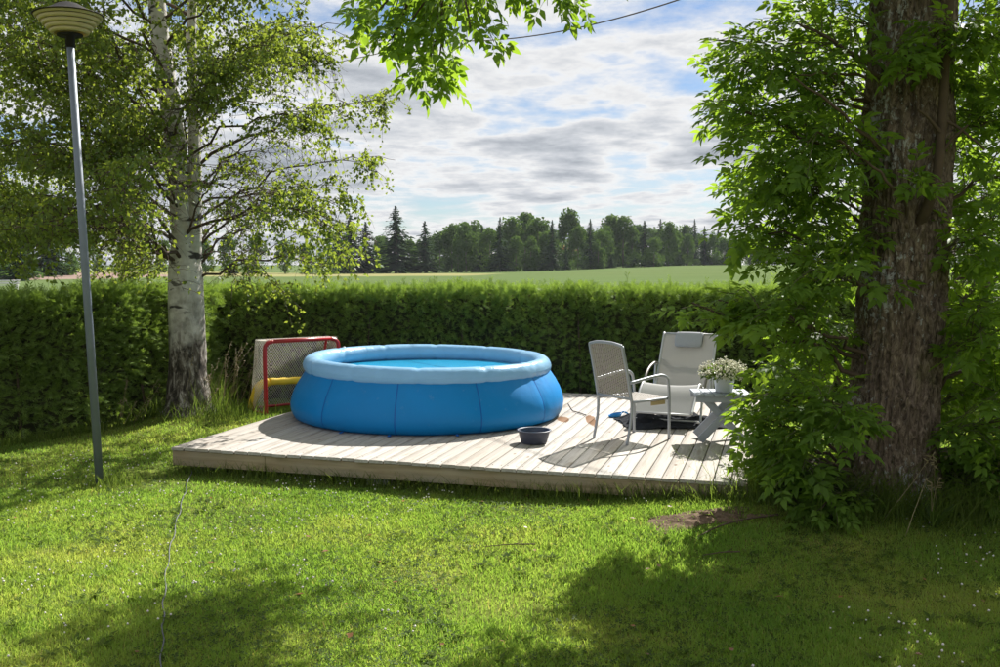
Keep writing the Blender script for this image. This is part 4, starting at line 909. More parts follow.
# ------------------------------------------------------------------ hedges
def spray_template(seed):
    r = random.Random(seed); V = []; T = []
    def sl(a, b, w):
        a = np.array(a); b = np.array(b); d = b - a; s = np.cross(d, (0, 0, 1.0)); s = s / (np.linalg.norm(s) + 1e-9) * w
        i = len(V); V.extend([a, a + d * 0.45 - s, b, a + d * 0.45 + s]); T.extend([(i, i + 1, i + 2), (i, i + 2, i + 3)])
    sl((0, 0, 0), (0, 1.0, -0.08), 0.04)
    for k in range(6):
        y = 0.10 + k * 0.145; L = 0.42 * (1 - 0.55 * y) * r.uniform(0.8, 1.2)
        for s in (-1, 1): sl((0, y, 0), (s * L * 0.75, y + L * 0.75, r.uniform(-0.10, 0.12) - 0.04), 0.034)
    return np.array(V), [np.array(T)]
SPR = [spray_template(k) for k in range(3)]
def build_hedge(name, path, H, thick, label, dens, seed):
    path = np.array(path, float); base = np.array((path[:, 0].mean(), path[:, 1].mean(), 0.0))
    root = thing('spruce_hedge', base, label, 'hedge')
    seg = np.linalg.norm(np.diff(path, axis=0), axis=1); cum = np.concatenate(([0], np.cumsum(seg))); Lt = cum[-1]
    def fr(s):
        x = np.interp(s, cum, path[:, 0]); y = np.interp(s, cum, path[:, 1]); e = 0.15
        dx = np.interp(s + e, cum, path[:, 0]) - np.interp(s - e, cum, path[:, 0]); dy = np.interp(s + e, cum, path[:, 1]) - np.interp(s - e, cum, path[:, 1]); l = np.hypot(dx, dy) + 1e-9
        return x, y, dy / l, -dx / l            # outward normal (towards the lawn) on the right hand of the path
    def bulge(s, h): return 0.34 * (fbm(s * 0.9, h * 1.1, 0, seed, 3) - 0.5) + 0.20 * (vn(s * 3.2, h * 3.0, 0, seed + 4) - 0.5)
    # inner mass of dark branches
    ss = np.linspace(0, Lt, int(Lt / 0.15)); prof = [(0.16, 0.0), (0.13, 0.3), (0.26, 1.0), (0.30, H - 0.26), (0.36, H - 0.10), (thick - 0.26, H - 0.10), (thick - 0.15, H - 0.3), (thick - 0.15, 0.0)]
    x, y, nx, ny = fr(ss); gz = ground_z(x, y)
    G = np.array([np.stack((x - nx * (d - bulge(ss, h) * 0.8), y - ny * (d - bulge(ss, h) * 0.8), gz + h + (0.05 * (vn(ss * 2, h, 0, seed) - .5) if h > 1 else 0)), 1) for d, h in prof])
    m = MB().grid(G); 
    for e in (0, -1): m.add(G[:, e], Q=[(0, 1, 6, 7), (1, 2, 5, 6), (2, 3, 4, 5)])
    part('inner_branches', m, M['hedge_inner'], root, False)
    # foliage sprays
    def put(n, s, h, d, outw, upw, size):
        x, y, nx, ny = fr(s); P = np.stack((x - nx * d, y - ny * d, ground_z(x, y) + h), 1)
        D = np.stack((nx * outw, ny * outw, upw), 1) + rng.normal(size=(n, 3)) * 0.42
        Z = np.stack((nx * 0.3, ny * 0.3, np.ones(n)), 1) + rng.normal(size=(n, 3)) * 0.45
        return P, D, Z, size
    A = []
    n = int(Lt * H * dens * 1.25); s = rng.random(n) * Lt; h = 0.04 + rng.random(n) ** 0.85 * (H - 0.06); dep = rng.random(n) ** 1.6 * 0.10
    keep = fbm(s * 1.6, h * 1.9, 0, seed + 9, 3) > 0.13 + 0.05 * rng.random(n); s, h, dep = s[keep], h[keep], dep[keep]; n = len(s)
    A.append(put(n, s, h, dep - bulge(s, h) - 0.02 + 0.20 * (h / H), np.full(n, 0.9), rng.normal(size=n) * 0.25 + 0.12 + 0.3 * (h / H) ** 3, 0.09 + 0.09 * rng.random(n)))
    n = int(Lt * thick * dens * 1.0); s = rng.random(n) * Lt; A.append(put(n, s, H - 0.24 + 0.20 * rng.random(n) + 0.07 * (vn(s * 1.7, 3.0, 0, seed) - 0.5), 0.12 + rng.random(n) ** 1.4 * (thick - 0.16), rng.normal(size=n) * 0.45 + 0.25, np.full(n, 0.9), 0.10 + 0.08 * rng.random(n)))
    n = int(Lt * 16); s = rng.random(n) * Lt; A.append(put(n, s, H - 0.14 + 0.10 * rng.random(n), 0.2 + rng.random(n) * thick * 0.7, rng.normal(size=n) * 0.08, np.full(n, 2.4), 0.10 + 0.20 * rng.random(n) ** 3))
    n = int(Lt * H * dens * 0.25); s = rng.random(n) * Lt; A.append(put(n, s, rng.random(n) * H, np.full(n, thick - 0.08), np.full(n, -0.9), rng.normal(size=n) * 0.3, 0.14 + 0.1 * rng.random(n)))
    for e in (0.02, Lt - 0.02):
        n = int(thick * H * dens * 0.7); s = np.full(n, e); A.append(put(n, s, rng.random(n) * H, rng.random(n) * thick, rng.normal(size=n) * 0.7, rng.normal(size=n) * 0.3, 0.11 + 0.09 * rng.random(n)))
    P = np.concatenate([a[0] for a in A]) - base; D = np.concatenate([a[1] for a in A]); Z = np.concatenate([a[2] for a in A]); sz = np.concatenate([np.broadcast_to(a[3], (len(a[0]),)) for a in A])
    mb_ = MB()
    for v in range(3):
        V, F = scatter(*SPR[v], P[v::3], D[v::3], Z[v::3], sz[v::3]); mb_.add(V, F[0])
    lpart('foliage', mb_, M['spruce'], root, kind='stuff')
    # stems showing between the sprays
    for k in range(int(Lt / 0.9)):
        s = np.array([(k + 0.2 + 0.6 * rnd.random()) * 0.9]); x, y, nx, ny = (float(v[0]) for v in fr(s)); d = 0.02
        g = float(ground_z(x, y)); zz = np.linspace(0, 1.3, 7)
        P_ = np.stack((x - nx * d + 0.02 * np.sin(zz * 3 + k) - nx * zz * 0.14, y - ny * d - ny * zz * 0.14, g + zz), 1); part('stem', MB().tube(P_, np.linspace(0.022, 0.01, 7), 6), M['twig'], root, True)
    return root
build_hedge('left', [(-9.0, 7.4), (-7.2, 9.0), (-5.85, 10.75), (-4.95, 12.15), (-4.45, 13.3), (-4.2, 14.2)], 1.70, 1.0, 'clipped spruce hedge on the left, running behind the lamp post to the birch', 620, 101)
build_hedge('back', [(-5.3, 14.5), (-4.0, 14.45), (-2.0, 14.35), (1.0, 14.15), (4.0, 13.9), (8.0, 13.6), (13.0, 13.3)], 1.70, 1.1, 'clipped spruce hedge running along behind the pool and the recliner', 520, 131)

# ------------------------------------------------------------------ lawn grass
def inside_deck(x, y, pad=0.0):
    u = (x - FL[0]) * U[0] + (y - FL[1]) * U[1]; v = (x - FL[0]) * NV[0] + (y - FL[1]) * NV[1]
    return (u > -pad) & (u < DW + pad) & (v > 0.10 - pad) & (v < DD + pad), u, v
def blades(P, hgt, wid, lean, seed=0, seg2=True):
    n = len(P); a = rng.random(n) * 2 * math.pi; face = np.stack((np.cos(a), np.sin(a), np.zeros(n)), 1)
    b = rng.random(n) * 2 * math.pi; ln = np.stack((np.cos(b), np.sin(b), np.zeros(n)), 1) * (lean * rng.random(n) * hgt)[:, None]
    up = np.zeros((n, 3)); up[:, 2] = hgt
    w = face * (wid / 2)[:, None]
    V = np.stack((P - w, P + w, P + up * 0.55 + ln * 0.35 - w * 0.8, P + up * 0.55 + ln * 0.35 + w * 0.8, P + up * 0.92 + ln), 1).reshape(-1, 3)
    o = np.arange(n)[:, None] * 5; Q = o + np.array((0, 1, 3, 2)); T = o + np.array((2, 3, 4)); return V, T, Q
def lawn_points(n, d0, d1, pw):
    d = (d0 ** pw + rng.random(n) * (d1 ** pw - d0 ** pw)) ** (1 / pw); x = (rng.random(n) * 2 - 1) * (0.57 * d + 0.5); return x, d
mb_ = MB()
for n, d0, d1, pw in ((300000, 3.9, 8.5, 1.0), (150000, 8.2, 14.4, 1.4)):
    x, y = lawn_points(n, d0, d1, pw); ins, u, v = inside_deck(x, y)
    k = (~ins) | ((v < 0.5) & (u > 0) & (rng.random(n) < 0.4))
    dq = ((x - DIRT[0]) / 0.48) ** 2 + ((y - DIRT[1]) / 0.21) ** 2; k &= rng.random(n) < np.clip((dq - 0.25) * 0.9, 0.06, 1)
    k &= np.hypot(x - MAPLE[0], y - MAPLE[1]) > 0.36; k &= np.hypot(x - BIRCH[0], y - BIRCH[1]) > 0.3
    k &= y < np.where(x < -4.2, 10.75 + (x + 5.85) * 1.5 + 0.2, 14.4)
    thin = fbm(x * 0.9, y * 0.9, 0, 61, 3); k &= rng.random(n) < np.clip(1.25 - (thin - 0.45) * 3.0, 0.35, 1)
    x, y = x[k], y[k]; nn = len(x); P = np.stack((x, y, ground_z(x, y) - 0.003), 1)
    hv = 0.6 + 0.9 * fbm(x * 1.3 + 7, y * 1.3, 0, 66, 3)
    V, T, Q = blades(P, (0.020 + 0.026 * rng.random(nn)) * hv, (0.0024 + 0.00062 * y) * (0.7 + 0.6 * rng.random(nn)), 1.1); mb_.add(V, T, Q)
link('lawn_grass', mb_.mesh('lawn_grass'), M['lawn_blade'], None, False, 'stuff')
tag(bpy.data.objects['lawn_grass'], 'short mown green grass covering the lawn', 'grass')
# clover leaves between the blades
n = 26000; x, y = lawn_points(n, 4.0, 10, 1.1); k = (~inside_deck(x, y)[0]) & (fbm(x * 0.8 + 3, y * 0.8, 0, 91, 3) > 0.50); x, y = x[k], y[k]; n = len(x)
P = np.stack((x, y, ground_z(x, y) + 0.012 + 0.014 * rng.random(n)), 1)
tri = []
for q in range(3):
    a = q * 2.094; tri += [(0, 0, 0), (math.cos(a - .5), math.sin(a - .5), .12), (1.15 * math.cos(a), 1.15 * math.sin(a), .05), (math.cos(a + .5), math.sin(a + .5), .12)]
TQ = [np.array([(0, 1, 2, 3), (4, 5, 6, 7), (8, 9, 10, 11)])]
Zn = unit(n) * 0.45 + np.array((0, 0, 1)); Yd = np.cross(Zn, unit(n)); V, F = scatter(tri, TQ, P, Yd, Zn, 0.010 + 0.008 * rng.random(n))
cl_ = link('clover_leaves', mesh_np('clover_leaves', V, F), M['undergrowth'], None, False, 'stuff'); tag(cl_, 'low clover leaves spread through the mown lawn', 'clover')
n = 2600; x, y = lawn_points(n, 4.2, 11.0, 1.3); pr = fbm(x * 0.9 + 11, y * 0.9 + 5, 0, 95, 3) + np.where(x < -0.3, 0.06, -0.12); k = (pr > 0.53) & ~inside_deck(x, y)[0]; x, y = x[k], y[k]; n = len(x)
P = np.stack((x, y, ground_z(x, y) + 0.030 + 0.015 * rng.random(n)), 1); V, F = scatter(ic, [OF], P, unit(n), unit(n), 0.006 + 0.004 * rng.random(n))
cf = link('clover_blossoms', mesh_np('clover_blossoms', V, F), M['clover'], None, False, 'stuff'); tag(cf, 'tiny white clover heads scattered over the lawn', 'clover flowers')
n = 60; x, y = lawn_points(n, 4.6, 9, 1.2); k = ~inside_deck(x, y)[0]; x, y = x[k], y[k]; n = len(x); P = np.stack((x, y, ground_z(x, y) + 0.028), 1)
LTm = ([(0, 0, 0), (-0.36, 0.4, 0.12), (0.36, 0.4, 0.12), (0, 1, 0.1), (0, 0.45, 0)], [np.array([(0, 4, 1), (0, 2, 4), (1, 4, 3), (4, 2, 3)])])
V, F = scatter(*LTm, P, unit(n) * np.array((1, 1, 0.15)), unit(n) * 0.3 + np.array((0, 0, 1)), 0.03 + 0.03 * rng.random(n))
fl = link('fallen_leaves', mesh_np('fallen_leaves', V, F), M['dead_leaf'], None, False, 'stuff'); tag(fl, 'small brown fallen leaves scattered on the lawn', 'leaves')

n = 900; x, y = lawn_points(n, 4.2, 9.5, 1.2); k = ~inside_deck(x, y)[0] & (fbm(x * 0.7 + 2, y * 0.7 + 9, 0, 97, 3) > 0.47); x, y = np.repeat(x[k], 6), np.repeat(y[k], 6); n = len(x)
P = np.stack((x, y, ground_z(x, y) + 0.006), 1); a = rng.random(n) * 6.283; Yd = np.stack((np.cos(a), np.sin(a), 0.25 + 0.5 * rng.random(n)), 1)
V, F = scatter([(0, 0, 0), (-0.16, 0.5, 0.05), (0.16, 0.5, 0.05), (0, 1, -0.12), (0, 0.5, 0)], LTm[1], P, Yd, np.tile((0.0, 0.0, 1.0), (n, 1)) + unit(n) * 0.2, 0.045 + 0.035 * rng.random(n))
wd_ = link('lawn_weeds', mesh_np('lawn_weeds', V, F), M['long_grass'], None, False, 'stuff'); tag(wd_, 'flat broad leaved weed rosettes scattered through the lawn', 'weeds')

# long uncut grass where the mower does not reach
def tuft(name, label, x, y, h0, h1, lean=1.0, wid=0.006, mat='long_grass', cat='grass', zoff=0.0):
    n = len(x); P = np.stack((x, y, ground_z(x, y) - 0.004), 1); V, T, Q = blades(P, h0 + (h1 - h0) * rng.random(n) ** 1.6, wid * (0.7 + 0.6 * rng.random(n)), lean)
    m = MB().add(V, T, Q); o = link(name, m.mesh(name), M[mat], None, False, 'stuff'); return tag(o, label, cat)
n = 5200; u = rng.random(n) * DW; v = -0.03 - np.abs(rng.normal(size=n)) * 0.10 + 0.10; pp_ = FL + U * u[:, None] + NV * v[:, None]
tall = 0.10 + 0.07 * np.clip((u - 3.3) / 1.5, 0, 1); keep = rng.random(n) < 0.45 + 0.55 * np.clip((u - 3.0) / 1.5, 0, 1)
tuft('deck_edge_grass', 'uncut grass growing along the front edge of the deck', pp_[keep, 0], pp_[keep, 1], 0.07, 0.22, 1.0)
n = 1500; v = rng.random(n) * 2.6; pp_ = FR + U * (0.02 + np.abs(rng.normal(size=n)) * 0.16)[:, None] + NV * (v - 0.2)[:, None]
tuft('deck_corner_grass', 'uncut grass tuft at the right corner of the deck', pp_[:, 0], pp_[:, 1], 0.08, 0.26, 1.0)
n = 420; tuft('lamp_base_grass', 'uncut grass tuft round the foot of the lamp post', lb[0] + rng.normal(size=n) * 0.16 + 0.08, lb[1] + rng.normal(size=n) * 0.13, 0.06, 0.18)
n = 1100; tuft('birch_base_grass', 'bright uncut grass round the foot of the birch', BIRCH[0] + 0.25 + rng.normal(size=n) * 0.50, BIRCH[1] - 0.22 + rng.normal(size=n) * 0.26, 0.08, 0.32, 0.9, 0.007)
n = 260; tuft('goal_side_grass', 'tall uncut grass between the birch and the goal', -3.85 + rng.normal(size=n) * 0.12, 12.9 + rng.normal(size=n) * 0.35, 0.2, 0.6, 0.7, 0.007)
n = 5200; a = rng.random(n) * 2 * math.pi; rr = 0.40 + np.abs(rng.normal(size=n)) * 0.30; tuft('trunk_base_grass', 'long dark grass round the foot of the maple', MAPLE[0] + 0.1 + rr * np.cos(a) * 1.5, MAPLE[1] - 0.12 + rr * np.sin(a) * 0.9, 0.14, 0.50, 1.4, 0.006)
n = 2400; s = rng.random(n); hx = np.interp(s, (0, .3, .62, .85, 1), (-7.2, -5.85, -4.95, -4.45, -4.2)); hy = np.interp(s, (0, .3, .62, .85, 1), (9.0, 10.75, 12.15, 13.3, 14.2))
tuft('hedge_foot_grass', 'uncut grass along the foot of the left hedge', hx + 0.12 + np.abs(rng.normal(size=n)) * 0.10, hy - 0.10 - np.abs(rng.normal(size=n)) * 0.08, 0.05, 0.22, 0.9, 0.008)
# dry flowering stalks
m = MB()
for k in range(46):
    if k < 30: b = np.array((-3.95 + rnd.gauss(0, .28), 12.85 + rnd.gauss(0, .35), 0)); L = rnd.uniform(0.45, 0.95)
    elif k < 38: b = np.array((-4.75 + rnd.gauss(0, .15), 12.1 + rnd.gauss(0, .15), 0)); L = rnd.uniform(0.3, 0.65)
    else: b = np.array((3.4 + rnd.gauss(0, .5), 7.0 + rnd.gauss(0, .12), 0)); L = rnd.uniform(0.3, 0.6)
    b[2] = float(ground_z(b[0], b[1])); e = b + np.array((rnd.gauss(0.12, .16) * L * 2, rnd.gauss(0, .1), L)); P = wander(b, e, 6, 0, 0.02); m.tube(P, np.linspace(0.004, 0.002, 6), 4)
    for q in range(7): m.tube([P[-1] - (P[-1] - P[-2]) * q * 0.16, P[-1] - (P[-1] - P[-2]) * q * 0.16 + rng.normal(size=3) * 0.018], (0.006, 0.002), 4)
tag(link('dry_stalks', m.mesh('dry_stalks'), M['dry_stalk'], None, False, 'stuff'), 'dry seeding grass stalks by the birch and the maple', 'grass stalks')

# leafy undergrowth at the foot of the maple
def shrub(name, label, c, n, rx, ry, h, ls, shape=0.36):
    c = np.array((c[0], c[1], float(ground_z(c[0], c[1])))); root = thing(name, c, label, 'plant'); stm = MB(); P = []; D = []
    for k in range(n):
        a = rnd.uniform(0, 2 * math.pi); r = math.sqrt(rnd.random()); e = c + np.array((rx * r * math.cos(a), ry * r * math.sin(a), h * (1 - 0.5 * r * r) * rnd.uniform(0.55, 1.0))); s = c + (e - c) * np.array((0.35, 0.35, 0))
        Q = wander(s, e, 6, 0.0, 0.05); stm.tube(Q, np.linspace(0.004, 0.002, 6), 4)
        for q in range(11): P.append(path_at(Q, 0.25 + 0.75 * (q + .5) / 11)); D.append(np.array((rnd.gauss(0, 1), rnd.gauss(0, 1), rnd.uniform(-.2, .6))))
    part('stems', stm, M['green_twig'], root, True, 'stuff'); P = np.array(P) - c; D = np.array(D)
    tv = [(0, 0, 0), (-shape, 0.42, 0.08), (shape, 0.42, 0.08), (0, 1, -0.1), (0, 0.45, 0)]
    V, F = scatter(tv, LTm[1], P, D, unit(len(P)) * 0.5 + np.array((0, 0, 1)), ls * (0.7 + 0.6 * rng.random(len(P)))); link('foliage', mesh_np('foliage', V, F), M['undergrowth'], root, kind='stuff'); return root
shrub('low_shrub', 'low dark leafy shrub at the left foot of the maple', gp(820, 525, 0.05)[:2], 120, 0.42, 0.25, 0.42, 0.05)
shrub('low_shrub', 'dark leafy undergrowth at the right foot of the maple', gp(985, 512, 0.05)[:2], 110, 0.35, 0.3, 0.6, 0.07)
dk = gp(935, 532, 0.08); dock = thing('dock_plant', (dk[0], dk[1], float(ground_z(dk[0], dk[1]))), 'broad leaved dock plant in the grass before the maple trunk', 'plant')
for k in range(5):
    a = -1.2 + k * 1.35; L = rnd.uniform(0.15, 0.2); G = []
    for t in np.linspace(0, 1, 7):
        w = 0.035 * math.sin(math.pi * min(1, t * 0.95 + 0.03)) ** 0.7; rr = L * t; z = 0.02 + 0.16 * math.sin(t * 1.5)
        G.append([(rr * math.cos(a) - s * w * math.sin(a), rr * math.sin(a) + s * w * math.cos(a), z + abs(s) * 0.012) for s in (-1, 0, 1)])
    lpart('leaf', MB().grid(np.array(G)), M['undergrowth'], dock, True)

# ------------------------------------------------------------------ cable, twigs, overhead wire
cp = [gp(*p, 0) for p in ((160, 690), (163, 640), (164, 605), (168, 565), (176, 528), (184, 500), (192, 474))]
cp = curve(cp, 60); cp[:, 2] = ground_z(cp[:, 0], cp[:, 1]) + 0.025 + 0.008 * np.sin(np.arange(60) * 1.7); cp[:, 0] += 0.008 * np.sin(np.arange(60) * 0.9)
tag(link('ground_cable', MB().tube(cp, 0.0045, 6).mesh('ground_cable'), M['cable'], None, True), 'thin grey cable snaking across the lawn to the deck', 'cable')
def ground_twig(pts, r, label):
    P = curve([gp(px, py, 0.05) for px, py in pts], 16); P[:, 2] = ground_z(P[:, 0], P[:, 1]) + 0.035; m = MB().tube(P, np.linspace(r, r * .4, 16), 6)
    m.tube([P[6], P[6] + (0.06, 0.05, 0.01)], (r * .5, r * .25), 5); tag(link('fallen_twig', m.mesh('fallen_twig'), M['twig'], None, True), label, 'twig')
ground_twig(((778, 528), (745, 530), (720, 534), (698, 541)), 0.010, 'long brown twig on the lawn beside the bare soil')
ground_twig(((740, 554), (722, 554), (703, 556)), 0.006, 'short brown twig in the shaded lawn before the bare soil')
ground_twig(((535, 543), (510, 543), (483, 545)), 0.006, 'thin twig on the sunlit lawn before the deck')
tw = curve([gp(568, 411, DZ), gp(577, 413, DZ), gp(586, 416, DZ)], 12); tw[:, 2] = DZ + 0.012; tw[0, 2] = DZ + 0.09; tw[1, 2] = DZ + .06; tw[2, 2] = DZ + .03
tag(link('pool_cord', MB().tube(tw, 0.007, 6).mesh('pool_cord'), M['wire'], None, True), 'short dark cord lying on the deck beside the pool', 'cord')
wp = np.linspace(0, 1, 40)[:, None]; a_, b_ = at(440, 40, 24.0), at(760, -30, 15.0); wpts = a_ * (1 - wp) + b_ * wp; wpts[:, 2] -= 0.35 * (4 * wp * (1 - wp))[:, 0]
ext0 = a_ + (a_ - b_) * 1.2; ext1 = b_ + (b_ - a_) * 0.8
wpts = np.concatenate((ext0[None], wpts, ext1[None]))
tag(link('overhead_wire', MB().tube(wpts, 0.012, 6).mesh('overhead_wire'), M['wire'], None, True), 'thin brown overhead wire crossing the sky above the field', 'wire')

# ------------------------------------------------------------------ far trees
def spruce_mesh(seed, H=1.0):
    r = np.random.default_rng(seed); V = []; T = []; nb = 0
    lay = 34
    for k in range(lay):
        t = k / (lay - 1); z = 0.07 + 0.91 * t; rad = 0.25 * (1 - t) ** 0.85 * r.uniform(0.75, 1.15) + 0.012; nbr = int(12 - 6 * t)
        for j in range(nbr):
            a = r.uniform(0, 2 * math.pi); R_ = rad * r.uniform(0.65, 1.15); dz = -0.05 * R_ / 0.2 + r.normal() * 0.006
            for q in range(4):
                f0, f1 = q / 4, (q + 1) / 4; w = 0.035 * (1 - 0.55 * f0) * (0.5 + (1 - t)) ; c, s = math.cos(a), math.sin(a); j0 = r.normal(size=4) * 0.008
                p = [(R_ * f0 * c - w * s * .6, R_ * f0 * s + w * c * .6, z + dz * f0 + j0[0]), (R_ * f0 * c + w * s * .6, R_ * f0 * s - w * c * .6, z + dz * f0 + j0[1]), (R_ * f1 * c * 1.05 + w * s * .2, R_ * f1 * s * 1.05 - w * c * .2, z + dz * f1 - 0.022 * r.random()), (R_ * f1 * c - w * s * .3, R_ * f1 * s + w * c * .3, z + dz * f1 - 0.015)]
                i = len(V); V += p; T += [(i, i + 1, i + 2), (i, i + 2, i + 3)]
    return mesh_np('crown', np.array(V), [np.array(T)])
def decid_mesh(seed, slim=0.30, base=-0.04, n=2600):
    r = np.random.default_rng(seed); lob = []
    for k in range(26):
        t = r.uniform(0.0, 1.0); z = base + 0.08 + t * (0.82 - base); rr = slim * (math.sin(math.pi * min(0.97, 0.16 + 0.80 * t)) ** 0.7) * 0.62; a = r.uniform(0, 6.28)
        lob.append((rr * math.cos(a), rr * math.sin(a), z, r.uniform(0.08, 0.145) * (slim / 0.27) ** .5))
    lob.append((0, 0, 0.90, 0.09)); lob = np.array(lob); ii = r.integers(0, len(lob), n); d = r.normal(size=(n, 3)); d /= np.linalg.norm(d, axis=1)[:, None]
    P = lob[ii, :3] + d * (lob[ii, 3] * r.random(n) ** 0.35)[:, None] * np.array((1, 1, 1.15)); P[:, 2] = np.minimum(P[:, 2], 1.0)
    o = r.normal(size=(n, 3)); Z = d + o * 0.7
    tv = [(-0.5, 0, 0), (0, 0.5, 0.15), (0.5, 0.1, 0), (0.1, -0.5, -0.12)]
    V, F = scatter(tv, [np.array([(0, 1, 2), (0, 2, 3)])], P, r.normal(size=(n, 3)), Z, 0.028 + 0.026 * r.random(n)); return mesh_np('crown', V, F)
def trunk_mesh(h, r): return MB().tube(np.array([(0, 0, -0.02), (0.004, 0, h * .5), (0, 0, h)]), (r, r * .75, r * .3), 6).mesh('trunk')
SPM = [spruce_mesh(k) for k in range(3)]; DCM = [decid_mesh(10), decid_mesh(11, .26), decid_mesh(12, .36), decid_mesh(13, .30, .06), decid_mesh(14, .24)]; BUM = [decid_mesh(20, .5, -.06, 900), decid_mesh(21, .6, -.06, 900)]
TRS, TRD = trunk_mesh(0.95, 0.014), trunk_mesh(0.75, 0.016)
_one = ['first', 'second', 'third', 'fourth', 'fifth', 'sixth', 'seventh', 'eighth', 'ninth']; _teen = ['tenth', 'eleventh', 'twelfth', 'thirteenth', 'fourteenth', 'fifteenth', 'sixteenth', 'seventeenth', 'eighteenth', 'nineteenth']
ORD = _one + _teen + [w for t_, th_ in (('twenty', 'twentieth'), ('thirty', 'thirtieth'), ('forty', 'fortieth')) for w in [th_] + [t_ + ' ' + o_ for o_ in _one]]
def far_tree(kind, px, top, depth, label, group, mesh, wide=1.0):
    b = at(px, HOR, depth); z = float(ground_z(b[0], b[1])); H = at(px, top, depth)[2] - z + 0.2
    o = thing({'s': 'spruce_tree', 'd': 'broadleaf_tree', 'b': 'bush'}[kind], (b[0], b[1], z - 0.1), label, {'s': 'tree', 'd': 'tree', 'b': 'bush'}[kind], group, rnd.uniform(0, 6.28))
    o.scale = (H * wide, H * wide, H)
    c = link('crown', mesh, M['far_spruce'] if kind == 's' else M['far_leaf'], o)
    if kind != 'b': link('trunk', TRS if kind == 's' else TRD, M['far_bark'], o)
    return o
spr = [(338, 222, 215, 1.1), (350, 213, 222, 1.25), (366, 222, 226, 1.2), (396, 206, 225, 1.15), (425, 221, 230, 1.0), (500, 217, 238, .9), (552, 220, 245, 1.0), (590, 219, 250, .9), (566, 244, 240, .8), (644, 221, 262, 1.25), (660, 219, 285, .9), (684, 224, 292, .8), (694, 219, 296, .7), (704, 226, 290, .8), (611, 246, 255, .8), (482, 226, 246, .8), (730, 232, 300, .9), (718, 226, 305, .8), (760, 228, 300, .9)]
dec = [(380, 236, 250), (410, 238, 252), (440, 232, 248), (452, 224, 250), (466, 222, 244), (476, 220, 252), (490, 228, 240), (512, 217, 255), (525, 212, 262), (538, 218, 256), (531, 236, 244), (545, 232, 250), (569, 208, 268), (578, 226, 262), (601, 230, 256), (612, 214, 274), (623, 216, 272), (632, 226, 270), (598, 240, 248), (606, 226, 266), (668, 222, 280), (676, 232, 288), (688, 234, 284), (712, 232, 290), (724, 238, 296), (738, 240, 300), (654, 238, 258), (750, 236, 300), (516, 236, 242), (458, 240, 240)]
bk = [(px, 224 + 7 * rnd.random() + (9 if px < 440 or px > 690 else 0), 305 + 15 * rnd.random()) for px in list(range(384, 556, 12)) + list(range(578, 762, 12))]
for i, (px, top, d) in enumerate(bk): far_tree('d', px, top, d, f'{ORD[i]} tree from the left in the back row of the far wood', 'back row of the far wood', DCM[(i * 2) % 5], 1.1)
bus = [(580, 257, 246), (596, 256, 250), (636, 252, 256), (655, 251, 262), (696, 259, 282), (676, 261, 278), (716, 260, 290), (735, 262, 292), (690, 262, 270), (560, 260, 244), (328, 248, 205), (318, 256, 200)]
for i, (px, top, d, wd) in enumerate(sorted(spr)):
    lab = {396: 'tallest dark spruce, standing clear above the field edge at the left of the far wood', 644: 'broad dark spruce standing at the front of the far wood, right of its middle'}.get(px, f'{ORD[i]} dark spruce from the left in the far wood across the field')
    far_tree('s', px, top, d, lab, 'spruces of the far wood', SPM[i % 3], wd * (1.6 if px < 430 else 1.25))
for i, (px, top, d) in enumerate(sorted(dec)):
    lab = {569: 'tallest broadleaf tree of the far wood, rising above its middle'}.get(px, f'{ORD[i]} broadleaf tree from the left in the far wood across the field')
    far_tree('d', px, top, d, lab, 'broadleaf trees of the far wood', DCM[i % 5], rnd.uniform(0.85, 1.15))
for i, (px, top, d) in enumerate(sorted(bus)): far_tree('b', px, top, d, f'{ORD[i]} low green bush from the left along the edge of the far wood', 'bushes at the wood edge', BUM[i % 2], rnd.uniform(1.2, 1.9))
for i in range(14):
    far_tree('d' if i % 3 else 's', 775 + i * 24, 226 + rnd.uniform(-8, 10), 296 + rnd.uniform(-8, 25), f'{ORD[i]} tree from the left in the part of the far wood behind the maple', 'far wood behind the maple', DCM[i % 5] if i % 3 else SPM[i % 3], 1.15)
lft = [(-30, 150, 120, 'd'), (5, 165, 130, 's'), (28, 185, 138, 'd'), (48, 180, 150, 's'), (62, 215, 160, 'd'), (90, 235, 185, 'd'), (125, 240, 195, 'd'), (165, 240, 200, 'd'), (205, 240, 205, 'd'), (230, 232, 200, 'd'), (255, 236, 205, 'd'), (285, 240, 208, 'd'), (18, 205, 118, 's'), (305, 243, 208, 'd'), (-60, 150, 125, 's')]
for i, (px, top, d, kd) in enumerate(sorted(lft)):
    far_tree(kd, px, top, d, f'{ORD[i]} {"spruce" if kd == "s" else "broadleaf tree"} from the left in the wood seen behind the birch', 'trees seen behind the birch', SPM[i % 3] if kd == 's' else DCM[i % 5], 1.1)

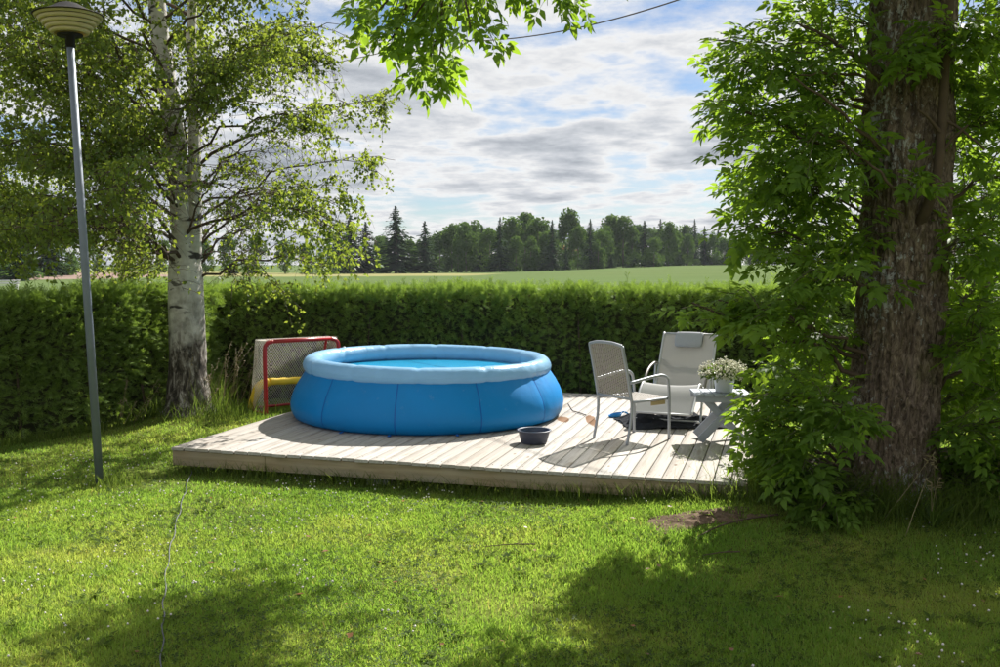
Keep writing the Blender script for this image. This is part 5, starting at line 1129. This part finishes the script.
# far house between the trees and a bench by the clearing
hb = at(566, HOR, 345); hz_ = float(ground_z(hb[0], hb[1])); house = thing('farm_house', (hb[0], hb[1], hz_), 'small pale house with red roof glimpsed between the far trees', 'house', rz=R(12))
m = MB().box((0, 0, 2.6), (7.5, 6.5, 5.2)); lpart('wall', m, M['house_wall'], house)
m = MB().add([(-4.1, -3.6, 5.1), (4.1, -3.6, 5.1), (4.1, 3.6, 5.1), (-4.1, 3.6, 5.1), (-4.1, 0, 8.2), (4.1, 0, 8.2)], T=[(0, 4, 3), (1, 2, 5)], Q=[(0, 1, 5, 4), (2, 3, 4, 5), (0, 3, 2, 1)]); roof = lpart('roof', m, M['house_roof'], house)
lpart('chimney', MB().box((1.5, 0.8, 8.2), (0.8, 0.8, 1.4)), M['house_roof'], roof)
for x in (-2.2, 0, 2.2):
    for z in (1.5, 3.9): 
        wn = lpart('window', MB().box((x, -3.27, z), (1.1, 0.06, 1.3)), M['house_wall'], house); lpart('pane', MB().box((x, -3.31, z), (0.9, 0.04, 1.1)), M['glass'], wn)
bb = gp(6, 272, 0.9); bb = at(6, 273, 75.0); bz_ = float(ground_z(bb[0], bb[1])); bench = thing('park_bench', (bb[0], bb[1], bz_), 'small pale bench under the trees at the far left edge', 'bench', rz=R(8))
for y, z in ((-0.16, .45), (0.0, .45), (0.16, .45)): lpart('seat_slat', MB().box((0, y, z), (1.8, 0.13, 0.04)), M['bench'], bench)
for z in (.62, .80): lpart('back_slat', MB().box((0, 0.26, z), (1.8, 0.04, 0.13)), M['bench'], bench)
for s in (-.75, .75): lpart('leg', MB().box((s, 0, .215), (0.07, 0.4, 0.43)), M['bench'], bench); lpart('back_post', MB().box((s, 0.225, .44), (0.06, 0.03, 0.88)), M['bench'], bench)

# ------------------------------------------------------------------ haze in the air
def build_haze():
    t = NT('haze'); v = t.n('ShaderNodeVolumePrincipled'); v.inputs['Color'].default_value = (0.85, 0.9, 1.0, 1); v.inputs['Density'].default_value = HAZE; v.inputs['Anisotropy'].default_value = 0.2
    t.l(v.outputs[0], t.out.inputs['Volume'])
    m = MB().box((0, 170, 19.0), (520, 400, 41.0)); o = link('haze', m.mesh('haze'), t.m, None, False, 'stuff'); tag(o, 'thin pale summer haze over the garden and the field', 'haze')
HAZE = 0.0001
if HAZE > 0: build_haze()
